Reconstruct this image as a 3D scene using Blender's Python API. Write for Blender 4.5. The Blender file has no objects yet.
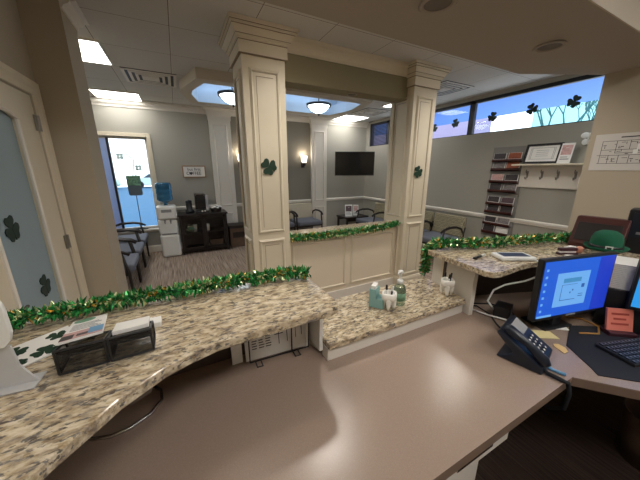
import bpy, bmesh, math, random
from mathutils import Vector, Matrix, Euler
random.seed(11)
S = bpy.context.scene
COL = S.collection
PI = math.pi
R = math.radians

# ------------------------------------------------------------------ materials
def lin(c):
    c = c / 255.0
    return c / 12.92 if c <= 0.04045 else ((c + 0.055) / 1.055) ** 2.4
def rgb(r, g, b): return (lin(r), lin(g), lin(b), 1)

def mat(name, col, rough=.5, metal=0, var=.06, scale=30, bump=0, spec=.5, emit=None, estr=0, coat=0, trans=0, alpha=1):
    m = bpy.data.materials.new(name); m.use_nodes = True
    nt = m.node_tree; N = nt.nodes; L = nt.links
    b = N['Principled BSDF']
    b.inputs['Roughness'].default_value = rough
    b.inputs['Metallic'].default_value = metal
    b.inputs['Specular IOR Level'].default_value = spec
    if coat: b.inputs['Coat Weight'].default_value = coat; b.inputs['Coat Roughness'].default_value = .05
    if trans: b.inputs['Transmission Weight'].default_value = trans
    b.inputs['Alpha'].default_value = alpha
    tc = N.new('ShaderNodeTexCoord'); nz = N.new('ShaderNodeTexNoise')
    nz.inputs['Scale'].default_value = scale; nz.inputs['Detail'].default_value = 3
    L.new(tc.outputs['Object'], nz.inputs['Vector'])
    mx = N.new('ShaderNodeMixRGB'); mx.blend_type = 'MIX'
    mx.inputs[1].default_value = tuple(c * (1 - var) for c in col[:3]) + (1,)
    mx.inputs[2].default_value = tuple(min(1, c * (1 + var)) for c in col[:3]) + (1,)
    L.new(nz.outputs['Fac'], mx.inputs[0]); L.new(mx.outputs[0], b.inputs['Base Color'])
    if bump:
        bp = N.new('ShaderNodeBump'); bp.inputs['Strength'].default_value = min(1, bump * 4); bp.inputs['Distance'].default_value = .1 / scale
        L.new(nz.outputs['Fac'], bp.inputs['Height']); L.new(bp.outputs[0], b.inputs['Normal'])
    if emit:
        b.inputs['Emission Color'].default_value = emit; b.inputs['Emission Strength'].default_value = estr
    return m

def ramp(N, stops):
    r = N.new('ShaderNodeValToRGB'); e = r.color_ramp.elements
    while len(e) < len(stops): e.new(.5)
    for i, (p, c) in enumerate(stops): e[i].position = p; e[i].color = c
    return r

def granite():
    m = bpy.data.materials.new('granite'); m.use_nodes = True
    nt = m.node_tree; N = nt.nodes; L = nt.links; b = N['Principled BSDF']
    b.inputs['Roughness'].default_value = .12
    tc = N.new('ShaderNodeTexCoord'); mp = N.new('ShaderNodeMapping')
    mp.inputs['Rotation'].default_value = (0, 0, R(-22)); mp.inputs['Scale'].default_value = (1, 2.3, 2)
    L.new(tc.outputs['Object'], mp.inputs['Vector'])
    n1 = N.new('ShaderNodeTexNoise'); n1.inputs['Scale'].default_value = 22; n1.inputs['Detail'].default_value = 6; n1.inputs['Roughness'].default_value = .65
    n2 = N.new('ShaderNodeTexNoise'); n2.inputs['Scale'].default_value = 38; n2.inputs['Detail'].default_value = 4; n2.inputs['Roughness'].default_value = .6
    vo = N.new('ShaderNodeTexVoronoi'); vo.inputs['Scale'].default_value = 70
    for q in (n1, n2, vo): L.new(mp.outputs[0], q.inputs['Vector'])
    r1 = ramp(N, [(.30, rgb(84, 67, 50)), (.42, rgb(146, 124, 92)), (.52, rgb(198, 178, 142)), (.66, rgb(230, 216, 188))])
    L.new(n1.outputs['Fac'], r1.inputs[0])
    r2 = ramp(N, [(.395, (1, 1, 1, 1)), (.46, (0, 0, 0, 1))]); L.new(n2.outputs['Fac'], r2.inputs[0])
    mx = N.new('ShaderNodeMixRGB'); L.new(r2.outputs[0], mx.inputs[0]); L.new(r1.outputs[0], mx.inputs[1]); mx.inputs[2].default_value = rgb(52, 44, 38)
    r3 = ramp(N, [(.0, rgb(235, 232, 225)), (1, rgb(150, 130, 104))]); L.new(vo.outputs['Color'], r3.inputs[0])
    m2 = N.new('ShaderNodeMixRGB'); m2.inputs[0].default_value = .25; L.new(mx.outputs[0], m2.inputs[1]); L.new(r3.outputs[0], m2.inputs[2])
    L.new(m2.outputs[0], b.inputs['Base Color'])
    bp = N.new('ShaderNodeBump'); bp.inputs['Strength'].default_value = .06; bp.inputs['Distance'].default_value = .004
    L.new(n2.outputs['Fac'], bp.inputs['Height']); L.new(bp.outputs[0], b.inputs['Normal'])
    return m

def laminate():
    m = mat('laminate', rgb(158, 138, 124), .36, var=.10, scale=260, bump=.2)
    N = m.node_tree.nodes; L = m.node_tree.links; b = N['Principled BSDF']
    nz = N.new('ShaderNodeTexNoise'); nz.inputs['Scale'].default_value = 420; nz.inputs['Detail'].default_value = 4
    tc = N.new('ShaderNodeTexCoord'); L.new(tc.outputs['Object'], nz.inputs['Vector'])
    r = ramp(N, [(.3, (.17, .17, .17, 1)), (.7, (.30, .30, .30, 1))]); L.new(nz.outputs['Fac'], r.inputs[0]); L.new(r.outputs[0], b.inputs['Roughness'])
    return m

def ceiling_tiles(x0, px, y0, py):
    m = mat('ceiling_tile', rgb(200, 198, 194), .9, var=.05, scale=120, bump=.1)
    N = m.node_tree.nodes; L = m.node_tree.links; b = N['Principled BSDF']
    tc = N.new('ShaderNodeTexCoord'); sp = N.new('ShaderNodeSeparateXYZ'); L.new(tc.outputs['Object'], sp.inputs[0])
    outs = []
    for o, off, per in ((0, x0, px), (1, y0, py)):
        a = N.new('ShaderNodeMath'); a.operation = 'SUBTRACT'; L.new(sp.outputs[o], a.inputs[0]); a.inputs[1].default_value = off - 50 * per
        d = N.new('ShaderNodeMath'); d.operation = 'DIVIDE'; L.new(a.outputs[0], d.inputs[0]); d.inputs[1].default_value = per
        f = N.new('ShaderNodeMath'); f.operation = 'FRACT'; L.new(d.outputs[0], f.inputs[0])
        c = N.new('ShaderNodeMath'); c.operation = 'LESS_THAN'; L.new(f.outputs[0], c.inputs[0]); c.inputs[1].default_value = .03
        outs.append(c)
    mxm = N.new('ShaderNodeMath'); mxm.operation = 'MAXIMUM'; L.new(outs[0].outputs[0], mxm.inputs[0]); L.new(outs[1].outputs[0], mxm.inputs[1])
    old = b.inputs['Base Color'].links[0].from_socket
    mx = N.new('ShaderNodeMixRGB'); L.new(mxm.outputs[0], mx.inputs[0]); L.new(old, mx.inputs[1]); mx.inputs[2].default_value = rgb(206, 202, 196)
    dk = []
    for c in outs:
        f = c.inputs[0].links[0].from_socket
        c2 = N.new('ShaderNodeMath'); c2.operation = 'LESS_THAN'; L.new(f, c2.inputs[0]); c2.inputs[1].default_value = .009; dk.append(c2)
    md = N.new('ShaderNodeMath'); md.operation = 'MAXIMUM'; L.new(dk[0].outputs[0], md.inputs[0]); L.new(dk[1].outputs[0], md.inputs[1])
    m3 = N.new('ShaderNodeMixRGB'); L.new(md.outputs[0], m3.inputs[0]); L.new(mx.outputs[0], m3.inputs[1]); m3.inputs[2].default_value = rgb(110, 104, 98)  # thin shadow edge of each T-bar painted into the tile colour
    L.new(m3.outputs[0], b.inputs['Base Color'])
    return m

def carpet(name, c1, c2, c3):
    m = bpy.data.materials.new(name); m.use_nodes = True
    nt = m.node_tree; N = nt.nodes; L = nt.links; b = N['Principled BSDF']; b.inputs['Roughness'].default_value = .95; b.inputs['Specular IOR Level'].default_value = .1
    tc = N.new('ShaderNodeTexCoord'); mp = N.new('ShaderNodeMapping'); mp.inputs['Scale'].default_value = (30, .7, 1)
    L.new(tc.outputs['Object'], mp.inputs[0])
    n = N.new('ShaderNodeTexNoise'); n.inputs['Scale'].default_value = 3; n.inputs['Detail'].default_value = 4; L.new(mp.outputs[0], n.inputs['Vector'])
    n2 = N.new('ShaderNodeTexNoise'); n2.inputs['Scale'].default_value = 160; L.new(tc.outputs['Object'], n2.inputs['Vector'])
    r = ramp(N, [(.35, c1), (.5, c2), (.65, c3)]); L.new(n.outputs['Fac'], r.inputs[0])
    L.new(r.outputs[0], b.inputs['Base Color'])
    bp = N.new('ShaderNodeBump'); bp.inputs['Strength'].default_value = .5; bp.inputs['Distance'].default_value = .01
    L.new(n2.outputs['Fac'], bp.inputs['Height']); L.new(bp.outputs[0], b.inputs['Normal'])
    return m

def weave(name, c1, c2, scale=34):
    m = bpy.data.materials.new(name); m.use_nodes = True
    nt = m.node_tree; N = nt.nodes; L = nt.links; b = N['Principled BSDF']; b.inputs['Roughness'].default_value = .9
    tc = N.new('ShaderNodeTexCoord'); mp = N.new('ShaderNodeMapping'); mp.inputs['Rotation'].default_value = (0, R(45), 0)
    L.new(tc.outputs['Object'], mp.inputs[0])
    w = N.new('ShaderNodeTexChecker'); w.inputs['Scale'].default_value = scale; L.new(mp.outputs[0], w.inputs[0])
    w.inputs[1].default_value = c1; w.inputs[2].default_value = c2
    L.new(w.outputs[0], b.inputs['Base Color'])
    return m

def frosted(name, col):
    m = mat(name, col, .55, var=.03, scale=200, bump=.1)
    return m

def glass(name, tint=(1, 1, 1, 1)):
    m = bpy.data.materials.new(name); m.use_nodes = True
    N = m.node_tree.nodes; L = m.node_tree.links
    for n in list(N):
        if n.type != 'OUTPUT_MATERIAL': N.remove(n)
    o = [n for n in N if n.type == 'OUTPUT_MATERIAL'][0]
    t = N.new('ShaderNodeBsdfTransparent'); t.inputs[0].default_value = tint
    g = N.new('ShaderNodeBsdfGlossy'); g.inputs['Roughness'].default_value = .03
    f = N.new('ShaderNodeFresnel'); f.inputs[0].default_value = 1.25
    mx = N.new('ShaderNodeMixShader'); L.new(f.outputs[0], mx.inputs[0]); L.new(t.outputs[0], mx.inputs[1]); L.new(g.outputs[0], mx.inputs[2]); L.new(mx.outputs[0], o.inputs[0])
    return m

def emis(name, col, st, base=.8):
    m = bpy.data.materials.new(name); m.use_nodes = True
    N = m.node_tree.nodes; b = N['Principled BSDF']
    b.inputs['Base Color'].default_value = (base, base, base, 1)
    b.inputs['Emission Color'].default_value = col; b.inputs['Emission Strength'].default_value = st
    return m

M = {}
M['granite'] = granite()
M['laminate'] = laminate()
M['lamedge'] = mat('laminate_edge', rgb(128, 106, 92), .5)
M['recess'] = mat('dark_laminate', rgb(74, 62, 55), .6)
M['tile'] = ceiling_tiles(-.53, .61, 2.865, .648)
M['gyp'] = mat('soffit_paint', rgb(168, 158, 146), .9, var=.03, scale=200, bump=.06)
M['gypface'] = mat('lit_face_ring_paint', rgb(200, 190, 174), .9, var=.03, scale=200, bump=.06)
M['wall'] = mat('wall_paint', rgb(163, 160, 150), .85, var=.02, scale=160, bump=.04)
M['taupe'] = mat('taupe_paint', rgb(140, 134, 122), .85, var=.02, scale=160, bump=.04)
M['olive'] = mat('olive_paint', rgb(146, 138, 112), .85, var=.02, scale=160, bump=.04)
M['beige'] = mat('beige_paint', rgb(176, 165, 146), .85, var=.02, scale=160, bump=.04)
M['trim'] = mat('cream_trim', rgb(214, 204, 182), .45, var=.02, scale=20)
M['wtrim'] = mat('white_trim', rgb(222, 216, 206), .45, var=.02, scale=20)
M['glaze'] = mat('glazed_groove', rgb(140, 122, 98), .6)
M['panelwall'] = mat('panel_paint', rgb(224, 211, 190), .5, var=.02)
M['carpet'] = carpet('lobby_carpet', rgb(122, 105, 92), rgb(154, 136, 121), rgb(178, 160, 146))
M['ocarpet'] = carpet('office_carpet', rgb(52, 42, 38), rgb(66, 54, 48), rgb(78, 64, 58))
M['black'] = mat('black_plastic', rgb(28, 28, 31), .4)
M['soft'] = mat('black_rubber', rgb(26, 27, 34), .8, scale=200)
M['navy'] = mat('navy_plastic', rgb(26, 33, 47), .3)
M['dwood'] = mat('dark_wood', rgb(34, 26, 24), .4, var=.25, scale=12)
M['cherry'] = mat('cherry_wood', rgb(76, 38, 34), .35, var=.25, scale=14)
M['owood'] = mat('frame_wood', rgb(150, 120, 92), .6, var=.2, scale=20)
M['white'] = mat('white_plastic', rgb(232, 232, 228), .35, var=.02)
M['cer'] = mat('white_ceramic', rgb(238, 235, 228), .18, var=.01)
M['paper'] = mat('paper', rgb(232, 230, 226), .8, var=.02)
M['ink'] = mat('ink', rgb(60, 58, 62), .8)
M['grey'] = mat('grey_print', rgb(150, 150, 152), .8)
M['steel'] = mat('steel', rgb(190, 190, 190), .25, metal=1)
M['dsteel'] = mat('dark_steel', rgb(105, 98, 90), .35, metal=1)
M['seat'] = mat('seat_fabric', rgb(106, 110, 122), .9, scale=240, bump=.2)
M['cream_f'] = mat('cream_fabric', rgb(196, 186, 164), .9, var=.14, scale=60)
M['weave'] = weave('woven_fabric', rgb(176, 166, 136), rgb(96, 90, 74), 62)
M['glass'] = glass('window_glass')
M['frost'] = frosted('frosted_glass', rgb(142, 160, 168))
M['green'] = mat('tinsel_green', rgb(48, 146, 72), .32, metal=.35, var=.5, scale=60)
M['dgreen'] = mat('tinsel_dark_green', rgb(26, 92, 46), .35, metal=.3, var=.4, scale=60)
M['lime'] = mat('tinsel_pale', rgb(212, 224, 168), .25, metal=.5, var=.3, scale=60)
M['gold'] = mat('tinsel_gold', rgb(214, 170, 80), .25, metal=.6)
M['sham'] = mat('shamrock_felt', rgb(20, 52, 34), .7, var=.25, scale=90)
M['shamd'] = mat('shamrock_dark', rgb(30, 50, 44), .7, var=.25, scale=90)
M['panel'] = emis('light_diffuser', (1, .97, .92, 1), 11)
M['panel_office'] = emis('office_diffuser', (1, .97, .93, 1), 17)
M['bowl'] = emis('lamp_bowl', (.88, .98, 1, 1), 7, .4)
M['shade'] = emis('sconce_shade', (1, .88, .70, 1), 3)
M['can'] = emis('can_lens', (1, .90, .76, 1), 30)
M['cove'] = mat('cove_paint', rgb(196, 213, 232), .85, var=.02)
M['covestrip'] = emis('cove_strip', (.68, .85, 1, 1), 2.4)
M['off'] = mat('off_lens', rgb(104, 92, 78), .5)
M['winblack'] = mat('window_frame_black', rgb(22, 24, 32), .5)
M['blind'] = mat('blind_slat', rgb(30, 36, 58), .6)
M['bottle'] = mat('bottle_blue', rgb(60, 128, 170), .1, trans=.55, var=.1, scale=8)
M['teal'] = mat('teal_card', rgb(134, 176, 174), .6)
M['soapg'] = mat('soap_green', rgb(206, 222, 192), .1, trans=.8)
M['clear'] = mat('clear_acrylic', rgb(206, 206, 206), .25, trans=.15)
M['screen'] = emis('screen_blue', rgb(22, 92, 215), .95, .02)
M['screen2'] = emis('screen_cyan', rgb(40, 150, 230), 1.0, .02)
M['scrnavy'] = emis('screen_navy', rgb(16, 56, 200), .9, .02)
M['scrwin'] = emis('screen_window', rgb(110, 175, 240), .95, .02)
M['scrdk'] = emis('screen_ink', rgb(40, 100, 190), .7, .02)
M['scrtl'] = emis('screen_teal', rgb(70, 150, 205), .8, .02)
M['pink'] = mat('pink_note', rgb(226, 130, 112), .8)
M['redink'] = mat('red_ink', rgb(176, 70, 60), .8)
M['yellow'] = mat('yellow_note', rgb(232, 216, 160), .8)
M['tan'] = mat('tan_note', rgb(226, 190, 128), .8)
M['hat'] = mat('green_felt', rgb(20, 92, 66), .9, var=.15, scale=120, bump=.2)
M['skin'] = mat('peach', rgb(206, 140, 116), .6)
M['maroon'] = mat('maroon_plastic', rgb(66, 34, 44), .4)
M['box'] = mat('brown_box', rgb(96, 76, 62), .7, var=.2, scale=12)
M['mesh'] = mat('wire_mesh', rgb(24, 22, 22), .5, alpha=.42)
M['photo1'] = mat('photo_dark', rgb(86, 66, 72), .5, var=.7, scale=45)
M['photo2'] = mat('photo_rust', rgb(150, 78, 48), .5, var=.5, scale=30)
M['photo3'] = mat('photo_pink', rgb(200, 160, 156), .5, var=.4, scale=40)
M['photo4'] = mat('photo_black', rgb(60, 52, 54), .5, var=.8, scale=55)
M['photo5'] = mat('photo_mono', rgb(128, 122, 122), .5, var=.95, scale=40)
M['skyblue'] = mat('magazine_blue', rgb(96, 150, 190), .5)
M['rack'] = mat('rack_grey', rgb(128, 126, 122), .5)
M['decal'] = mat('decal_grey_green', rgb(196, 212, 204), .7, trans=.4)
M['farwin'] = mat('far_window', rgb(96, 124, 170), .9)
M['sheet'] = mat('plan_sheet', rgb(204, 200, 194), .8, var=.02)
M['hooks'] = mat('pewter', rgb(140, 136, 130), .4, metal=.6)
M['sidep'] = mat('pale_blue_panel', rgb(190, 205, 236), .6, trans=.35)
M['lot'] = mat('parking_asphalt', rgb(38, 92, 128), .9, var=.12, scale=1.5)  # asphalt, with the blue cast of shade and sky put into its colour
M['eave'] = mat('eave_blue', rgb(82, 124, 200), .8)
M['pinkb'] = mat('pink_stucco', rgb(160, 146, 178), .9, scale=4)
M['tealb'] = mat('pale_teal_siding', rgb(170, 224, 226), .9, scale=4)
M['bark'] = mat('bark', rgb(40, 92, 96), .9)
M['carw'] = mat('car_white', rgb(200, 218, 220), .3)
M['carg'] = mat('car_green', rgb(140, 186, 176), .3)
M['cglass'] = mat('car_window', rgb(40, 56, 70), .15)
M['pot'] = mat('dark_pot', rgb(84, 96, 104), .7)
M['clover'] = mat('clover_green', rgb(110, 150, 124), .8, var=.6, scale=50)
M['copper'] = mat('yellow_cable', rgb(180, 130, 60), .5)
M['speaker'] = mat('brass_hinge', rgb(150, 146, 140), .4, metal=.8)

# ------------------------------------------------------------------ mesh builder
class MB:
    def __init__(s): s.bm = bmesh.new()
    def _tf(s, vs, m):
        if m is not None:
            for v in vs: v.co = m @ v.co
    def box(s, x0, x1, y0, y1, z0, z1, m=None):
        vs = [s.bm.verts.new((x, y, z)) for x in (x0, x1) for y in (y0, y1) for z in (z0, z1)]
        for f in ((0, 1, 3, 2), (4, 6, 7, 5), (0, 4, 5, 1), (2, 3, 7, 6), (0, 2, 6, 4), (1, 5, 7, 3)):
            s.bm.faces.new([vs[i] for i in f])
        s._tf(vs, m); return s
    def prism(s, poly, z0, z1, m=None):
        a = [s.bm.verts.new((p[0], p[1], z0)) for p in poly]; b = [s.bm.verts.new((p[0], p[1], z1)) for p in poly]
        n = len(poly)
        s.bm.faces.new(a[::-1]); s.bm.faces.new(b)
        for i in range(n): s.bm.faces.new((a[i], a[(i + 1) % n], b[(i + 1) % n], b[i]))
        s._tf(a + b, m); return s
    def cyl(s, p0, p1, r0, r1=None, n=16):
        r1 = r0 if r1 is None else r1
        return s.tube([p0, p1], [r0, r1], n)
    def tube(s, pts, r, n=8):
        pts = [Vector(p) for p in pts]
        rs = r if isinstance(r, (list, tuple)) else [r] * len(pts)
        rings = []; up = None
        for i, p in enumerate(pts):
            t = (pts[min(i + 1, len(pts) - 1)] - pts[max(i - 1, 0)]).normalized()
            if up is None:
                up = Vector((0, 0, 1)) if abs(t.z) < .9 else Vector((1, 0, 0))
            a = t.cross(up).normalized(); b = a.cross(t).normalized(); up = b
            rings.append([s.bm.verts.new(p + (a * math.cos(2 * PI * k / n) + b * math.sin(2 * PI * k / n)) * rs[i]) for k in range(n)])
        for i in range(len(rings) - 1):
            for k in range(n): s.bm.faces.new((rings[i][k], rings[i][(k + 1) % n], rings[i + 1][(k + 1) % n], rings[i + 1][k]))
        s.bm.faces.new(rings[0][::-1]); s.bm.faces.new(rings[-1]); return s
    def lathe(s, prof, c=(0, 0, 0), n=24, m=None):
        rings = []; allv = []
        for r, z in prof:
            if r < 1e-5: ring = [s.bm.verts.new((c[0], c[1], c[2] + z))]
            else: ring = [s.bm.verts.new((c[0] + r * math.cos(2 * PI * k / n), c[1] + r * math.sin(2 * PI * k / n), c[2] + z)) for k in range(n)]
            rings.append(ring); allv += ring
        for i in range(len(rings) - 1):
            a, b = rings[i], rings[i + 1]
            for k in range(n):
                q = [a[k % len(a)], a[(k + 1) % len(a)], b[(k + 1) % len(b)], b[k % len(b)]]
                u = []
                for v in q:
                    if v not in u: u.append(v)
                if len(u) > 2: s.bm.faces.new(u)
        s._tf(allv, m); return s
    def sphere(s, c, r, n=12, m=None):
        sx, sy, sz = r if isinstance(r, (tuple, list)) else (r, r, r)
        T = Matrix.Translation(c) @ Matrix.Diagonal((sx, sy, sz, 1))
        if m is not None: T = m @ T
        bmesh.ops.create_uvsphere(s.bm, u_segments=n, v_segments=max(6, n // 2), radius=1, matrix=T); return s
    def sweep(s, prof, path, closed=False, m=None):
        # prof: list of (outward offset, z); path: 2D points, outward = right of travel
        P = [Vector(p) for p in path]; n = len(P); rings = []; allv = []
        for i in range(n):
            d = []
            if closed or i > 0: d.append((P[i] - P[i - 1]).normalized())
            if closed or i < n - 1: d.append((P[(i + 1) % n] - P[i]).normalized())
            ns = [Vector((q.y, -q.x)) for q in d]
            if len(ns) == 2:
                h = (ns[0] + ns[1]); h = h / max(1e-6, h.length); k = 1 / max(.2, h.dot(ns[0])); o = h * k
            else: o = ns[0]
            ring = [s.bm.verts.new((P[i].x + o.x * a, P[i].y + o.y * a, z)) for a, z in prof]
            rings.append(ring); allv += ring
        mlen = len(prof)
        for i in range(n if closed else n - 1):
            a, b = rings[i], rings[(i + 1) % n]
            for k in range(mlen):
                k2 = (k + 1) % mlen
                s.bm.faces.new((a[k], b[k], b[k2], a[k2]))
        if not closed:
            s.bm.faces.new(rings[0]); s.bm.faces.new(rings[-1][::-1])
        s._tf(allv, m); return s
    def build(s, name, material, parent=None, smooth=False, bevel=0, seg=2, loc=None):
        bmesh.ops.recalc_face_normals(s.bm, faces=s.bm.faces)
        me = bpy.data.meshes.new(name); s.bm.to_mesh(me); s.bm.free()
        me.materials.append(M[material] if isinstance(material, str) else material)
        o = bpy.data.objects.new(name, me); COL.objects.link(o)
        if parent: o.parent = parent
        if loc: o.location = loc
        if smooth:
            for p in me.polygons: p.use_smooth = True
        if bevel:
            b = o.modifiers.new('bevel', 'BEVEL'); b.width = bevel; b.segments = seg; b.limit_method = 'ANGLE'; b.angle_limit = R(40)
        return o

def tag(o, label, cat, group=None, kind=None):
    if label: o['label'] = label
    if cat: o['category'] = cat
    if group: o['group'] = group
    if kind: o['kind'] = kind
    return o
def thing(name, loc, label, cat, rz=0, group=None, rot=None, sc=1):
    o = bpy.data.objects.new(name, None); COL.objects.link(o); o.empty_display_size = .1
    o.location = loc; o.rotation_euler = rot if rot else (0, 0, rz); o.scale = (sc, sc, sc)
    return tag(o, label, cat, group)
def struct(o):
    o['kind'] = 'structure'; return o
def dup(root, loc, rz, label, group=None):
    def cp(o, p):
        c = o.copy(); COL.objects.link(c); c.parent = p
        for ch in [q for q in bpy.data.objects if q.parent == o and q != c]: cp(ch, c)
        return c
    c = cp(root, None); c.location = loc; c.rotation_euler = (0, 0, rz); c['label'] = label
    if group: c['group'] = group
    return c
def text(name, body, size, material, parent, m, align='CENTER', ext=.0008, sx=1):
    cu = bpy.data.curves.new(name, 'FONT'); cu.body = body; cu.size = size; cu.align_x = align; cu.align_y = 'CENTER'; cu.extrude = ext
    t = bpy.data.objects.new(name, cu); COL.objects.link(t)
    dg = bpy.context.evaluated_depsgraph_get()
    me = bpy.data.meshes.new_from_object(t.evaluated_get(dg)); bpy.data.objects.remove(t)
    me.transform(m @ Matrix.Diagonal((sx, 1, 1, 1))); me.materials.clear(); me.materials.append(M[material])
    o = bpy.data.objects.new(name, me); COL.objects.link(o); o.parent = parent; return o

RX90 = Matrix.Rotation(R(90), 4, 'X')          # xy-plane -> xz-plane facing -Y
FACE_MX = Matrix.Rotation(R(-90), 4, 'Z') @ RX90  # picture plane facing -X (local x runs along -Y)
FACE_PX = Matrix.Rotation(R(90), 4, 'Z') @ RX90   # facing +X (local x runs along +Y)
def at(x, y, z, m): return Matrix.Translation((x, y, z)) @ m

# ------------------------------------------------------------------ setting
ZC = 2.72
struct(MB().box(-1.5, 4.6, 1.15, 6.1, -.05, 0).build('floor', 'carpet'))
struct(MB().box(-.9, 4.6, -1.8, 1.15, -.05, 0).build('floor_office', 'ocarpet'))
# ceiling with a hole for the octagonal tray
hx0, hx1, hy0, hy1 = .30, 2.95, 3.85, 5.08
c = MB()
c.box(-1.5, 4.6, 1.55, hy0, ZC, ZC + .04).box(-1.5, 4.6, hy1, 6.15, ZC, ZC + .04)
c.box(-1.5, hx0, hy0, hy1, ZC, ZC + .04).box(hx1, 4.6, hy0, hy1, ZC, ZC + .04)
struct(c.build('ceiling', 'tile'))
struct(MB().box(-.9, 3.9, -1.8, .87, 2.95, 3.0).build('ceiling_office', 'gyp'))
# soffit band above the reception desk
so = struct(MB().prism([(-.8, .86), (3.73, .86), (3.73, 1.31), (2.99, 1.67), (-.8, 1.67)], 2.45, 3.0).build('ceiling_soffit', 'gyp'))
sf = MB().box(-.8, 3.73, .852, .86, 2.45, 2.95).build('trim_soffit_lit_face', 'gypface'); struct(sf)  # lighter than the underside: office light on this face put into its colour

# back wall with window opening
wx0, wx1, wz0, wz1 = -1.34, -.42, .47, 2.13
w = MB()
w.box(-1.5, wx0, 6, 6.15, 0, 2.76).box(wx1, 4.6, 6, 6.15, 0, 2.76)
w.box(wx0, wx1, 6, 6.15, 0, wz0).box(wx0, wx1, 6, 6.15, wz1, 2.76)
struct(w.build('wall_back', 'wall'))
struct(MB().box(1.05, 2.90, 5.985, 6.0, 0, ZC).build('wall_back_alcove', 'taupe'))
# right wall with clerestory opening
ry0, ry1, rz0, rz1 = 1.0, 5.85, 2.135, 2.665
w = MB()
w.box(4.45, 4.6, -1.8, ry0, 0, 2.95).box(4.45, 4.6, ry1, 6.15, 0, 2.76)
w.box(4.45, 4.6, ry0, ry1, 0, rz0).box(4.45, 4.6, ry0, ry1, rz1, 2.76)
struct(w.build('wall_right', 'wall'))
struct(MB().box(-1.5, -1.38, 3.13, 6.1, 0, 2.76).build('wall_left_lobby', 'wall'))
# left office wall with the door, and the return wall ending beside the walkway
dy0, dy1, dzt = 1.66, 2.64, 2.06
w = MB()
w.box(-.95, -.8, -1.8, dy0, 0, 3.0).box(-.95, -.8, dy1, 2.90, 0, 2.76).box(-.95, -.8, dy0, dy1, dzt, 2.76)
struct(w.build('wall_left', 'beige'))
struct(MB().box(-1.5, -.58, 2.76, 3.13, 0, 2.76).build('wall_left_return', 'beige'))
struct(MB().box(3.73, 3.88, -1.8, 1.30, 0, 3.0).build('wall_right_office', 'beige'))
struct(MB().box(-.95, 3.9, -1.9, -1.8, 0, 3.0).build('wall_behind_office', 'beige'))

# crown mouldings
CR = [(0, 2.60), (.015, 2.60), (.02, 2.625), (.05, 2.655), (.06, 2.69), (.09, 2.70), (.09, 2.72), (0, 2.72)]
def crown(path, name, material='wtrim', prof=CR, closed=False):
    return struct(MB().sweep(prof, path, closed).build(name, material))
crown([(-1.38, 6.0), (.655, 6.0)], 'trim_crown_back')
crown([(1.055, 5.985), (2.85, 5.985)], 'trim_crown_alcove')
crown([(3.24, 6.0), (4.45, 6.0)], 'trim_crown_corner')
CRS = [(0, 2.655), (.012, 2.655), (.02, 2.675), (.05, 2.69), (.06, 2.705), (.09, 2.708), (.09, 2.72), (0, 2.72)]
crown([(-.58, 3.13), (-.58, 2.762)][::-1], 'trim_crown_return', 'wtrim', CRS)
# chair rails and baseboards
RL = [(0, .795), (.02, .80), (.02, .815), (.03, .825), (.03, .85), (.018, .86), (0, .865)]
for nm, p in (('trim_rail_back', [(-.36, 6), (.66, 6)]), ('trim_rail_alcove', [(1.055, 5.985), (2.85, 5.985)]), ('trim_rail_corner', [(3.24, 6), (4.45, 6)]), ('trim_rail_right', [(4.45, 6), (4.45, .9)])):
    crown(p, nm, 'wtrim', RL)
BB = [(0, 0), (.018, 0), (.018, .11), (.008, .13), (0, .13)]
for nm, p in (('baseboard_back', [(-1.38, 6), (.66, 6)]), ('baseboard_alcove', [(1.055, 5.985), (2.85, 5.985)]), ('baseboard_corner', [(3.24, 6), (4.45, 6)]), ('baseboard_right', [(4.45, 6), (4.45, .9)])):
    crown(p, nm, 'wtrim', BB)

# octagonal tray
def octa(x0, x1, y0, y1, cx, cy):
    ym = (y0 + y1) / 2
    return [(x0, ym - .10), (x0 + cx, y0), (x1 - cx, y0), (x1, ym - .10), (x1, ym + .10), (x1 - cx, y1), (x0 + cx, y1), (x0, ym + .10)]
oo = octa(.17, 3.05, 3.77, 5.14, .16, 0); oi = octa(.31, 2.91, 3.94, 5.0, .11, 0)
b = MB(); zb, zt = 2.605, 2.74
vo = [[b.bm.verts.new((x, y, z)) for x, y in oo] for z in (zb, zt)]; vi = [[b.bm.verts.new((x, y, z)) for x, y in oi] for z in (zb, zt)]
for i in range(8):
    j = (i + 1) % 8
    b.bm.faces.new((vo[0][i], vo[0][j], vi[0][j], vi[0][i])); b.bm.faces.new((vo[1][i], vo[1][j], vi[1][j], vi[1][i]))
    b.bm.faces.new((vo[0][i], vo[0][j], vo[1][j], vo[1][i])); b.bm.faces.new((vi[0][i], vi[0][j], vi[1][j], vi[1][i]))
ring = struct(b.build('trim_tray_ring', 'gypface'))
b = MB()
for i in range(8):
    j = (i + 1) % 8; k = .994; q = [(x * k + 1.61 * (1 - k), y * k + 4.47 * (1 - k)) for x, y in (oi[i], oi[j])]
    b.prism([oi[i], oi[j], q[1], q[0]], 2.606, 2.77)
struct(b.build('trim_tray_lining', 'cove'))
b = MB()
b.box(.2, 3.05, 3.78, 3.80, ZC + .04, 2.98).box(.2, 3.05, 5.12, 5.14, ZC + .04, 2.98).box(.2, .22, 3.78, 5.14, ZC + .04, 2.98).box(3.03, 3.05, 3.78, 5.14, ZC + .04, 2.98)
b.box(.2, 3.05, 3.78, 5.14, 2.98, 3.0)
struct(b.build('ceiling_tray', 'cove'))
cs = thing('cove_light_strip', (0, 0, 0), 'cool white light strip hidden on the ledge of the octagonal ceiling tray', 'light')
MB().box(.42, 2.8, 3.86, 3.885, 2.745, 2.765).build('strip', 'covestrip', cs)
MB().box(.42, 2.8, 5.035, 5.06, 2.745, 2.765).build('strip', 'covestrip', cs)

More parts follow.
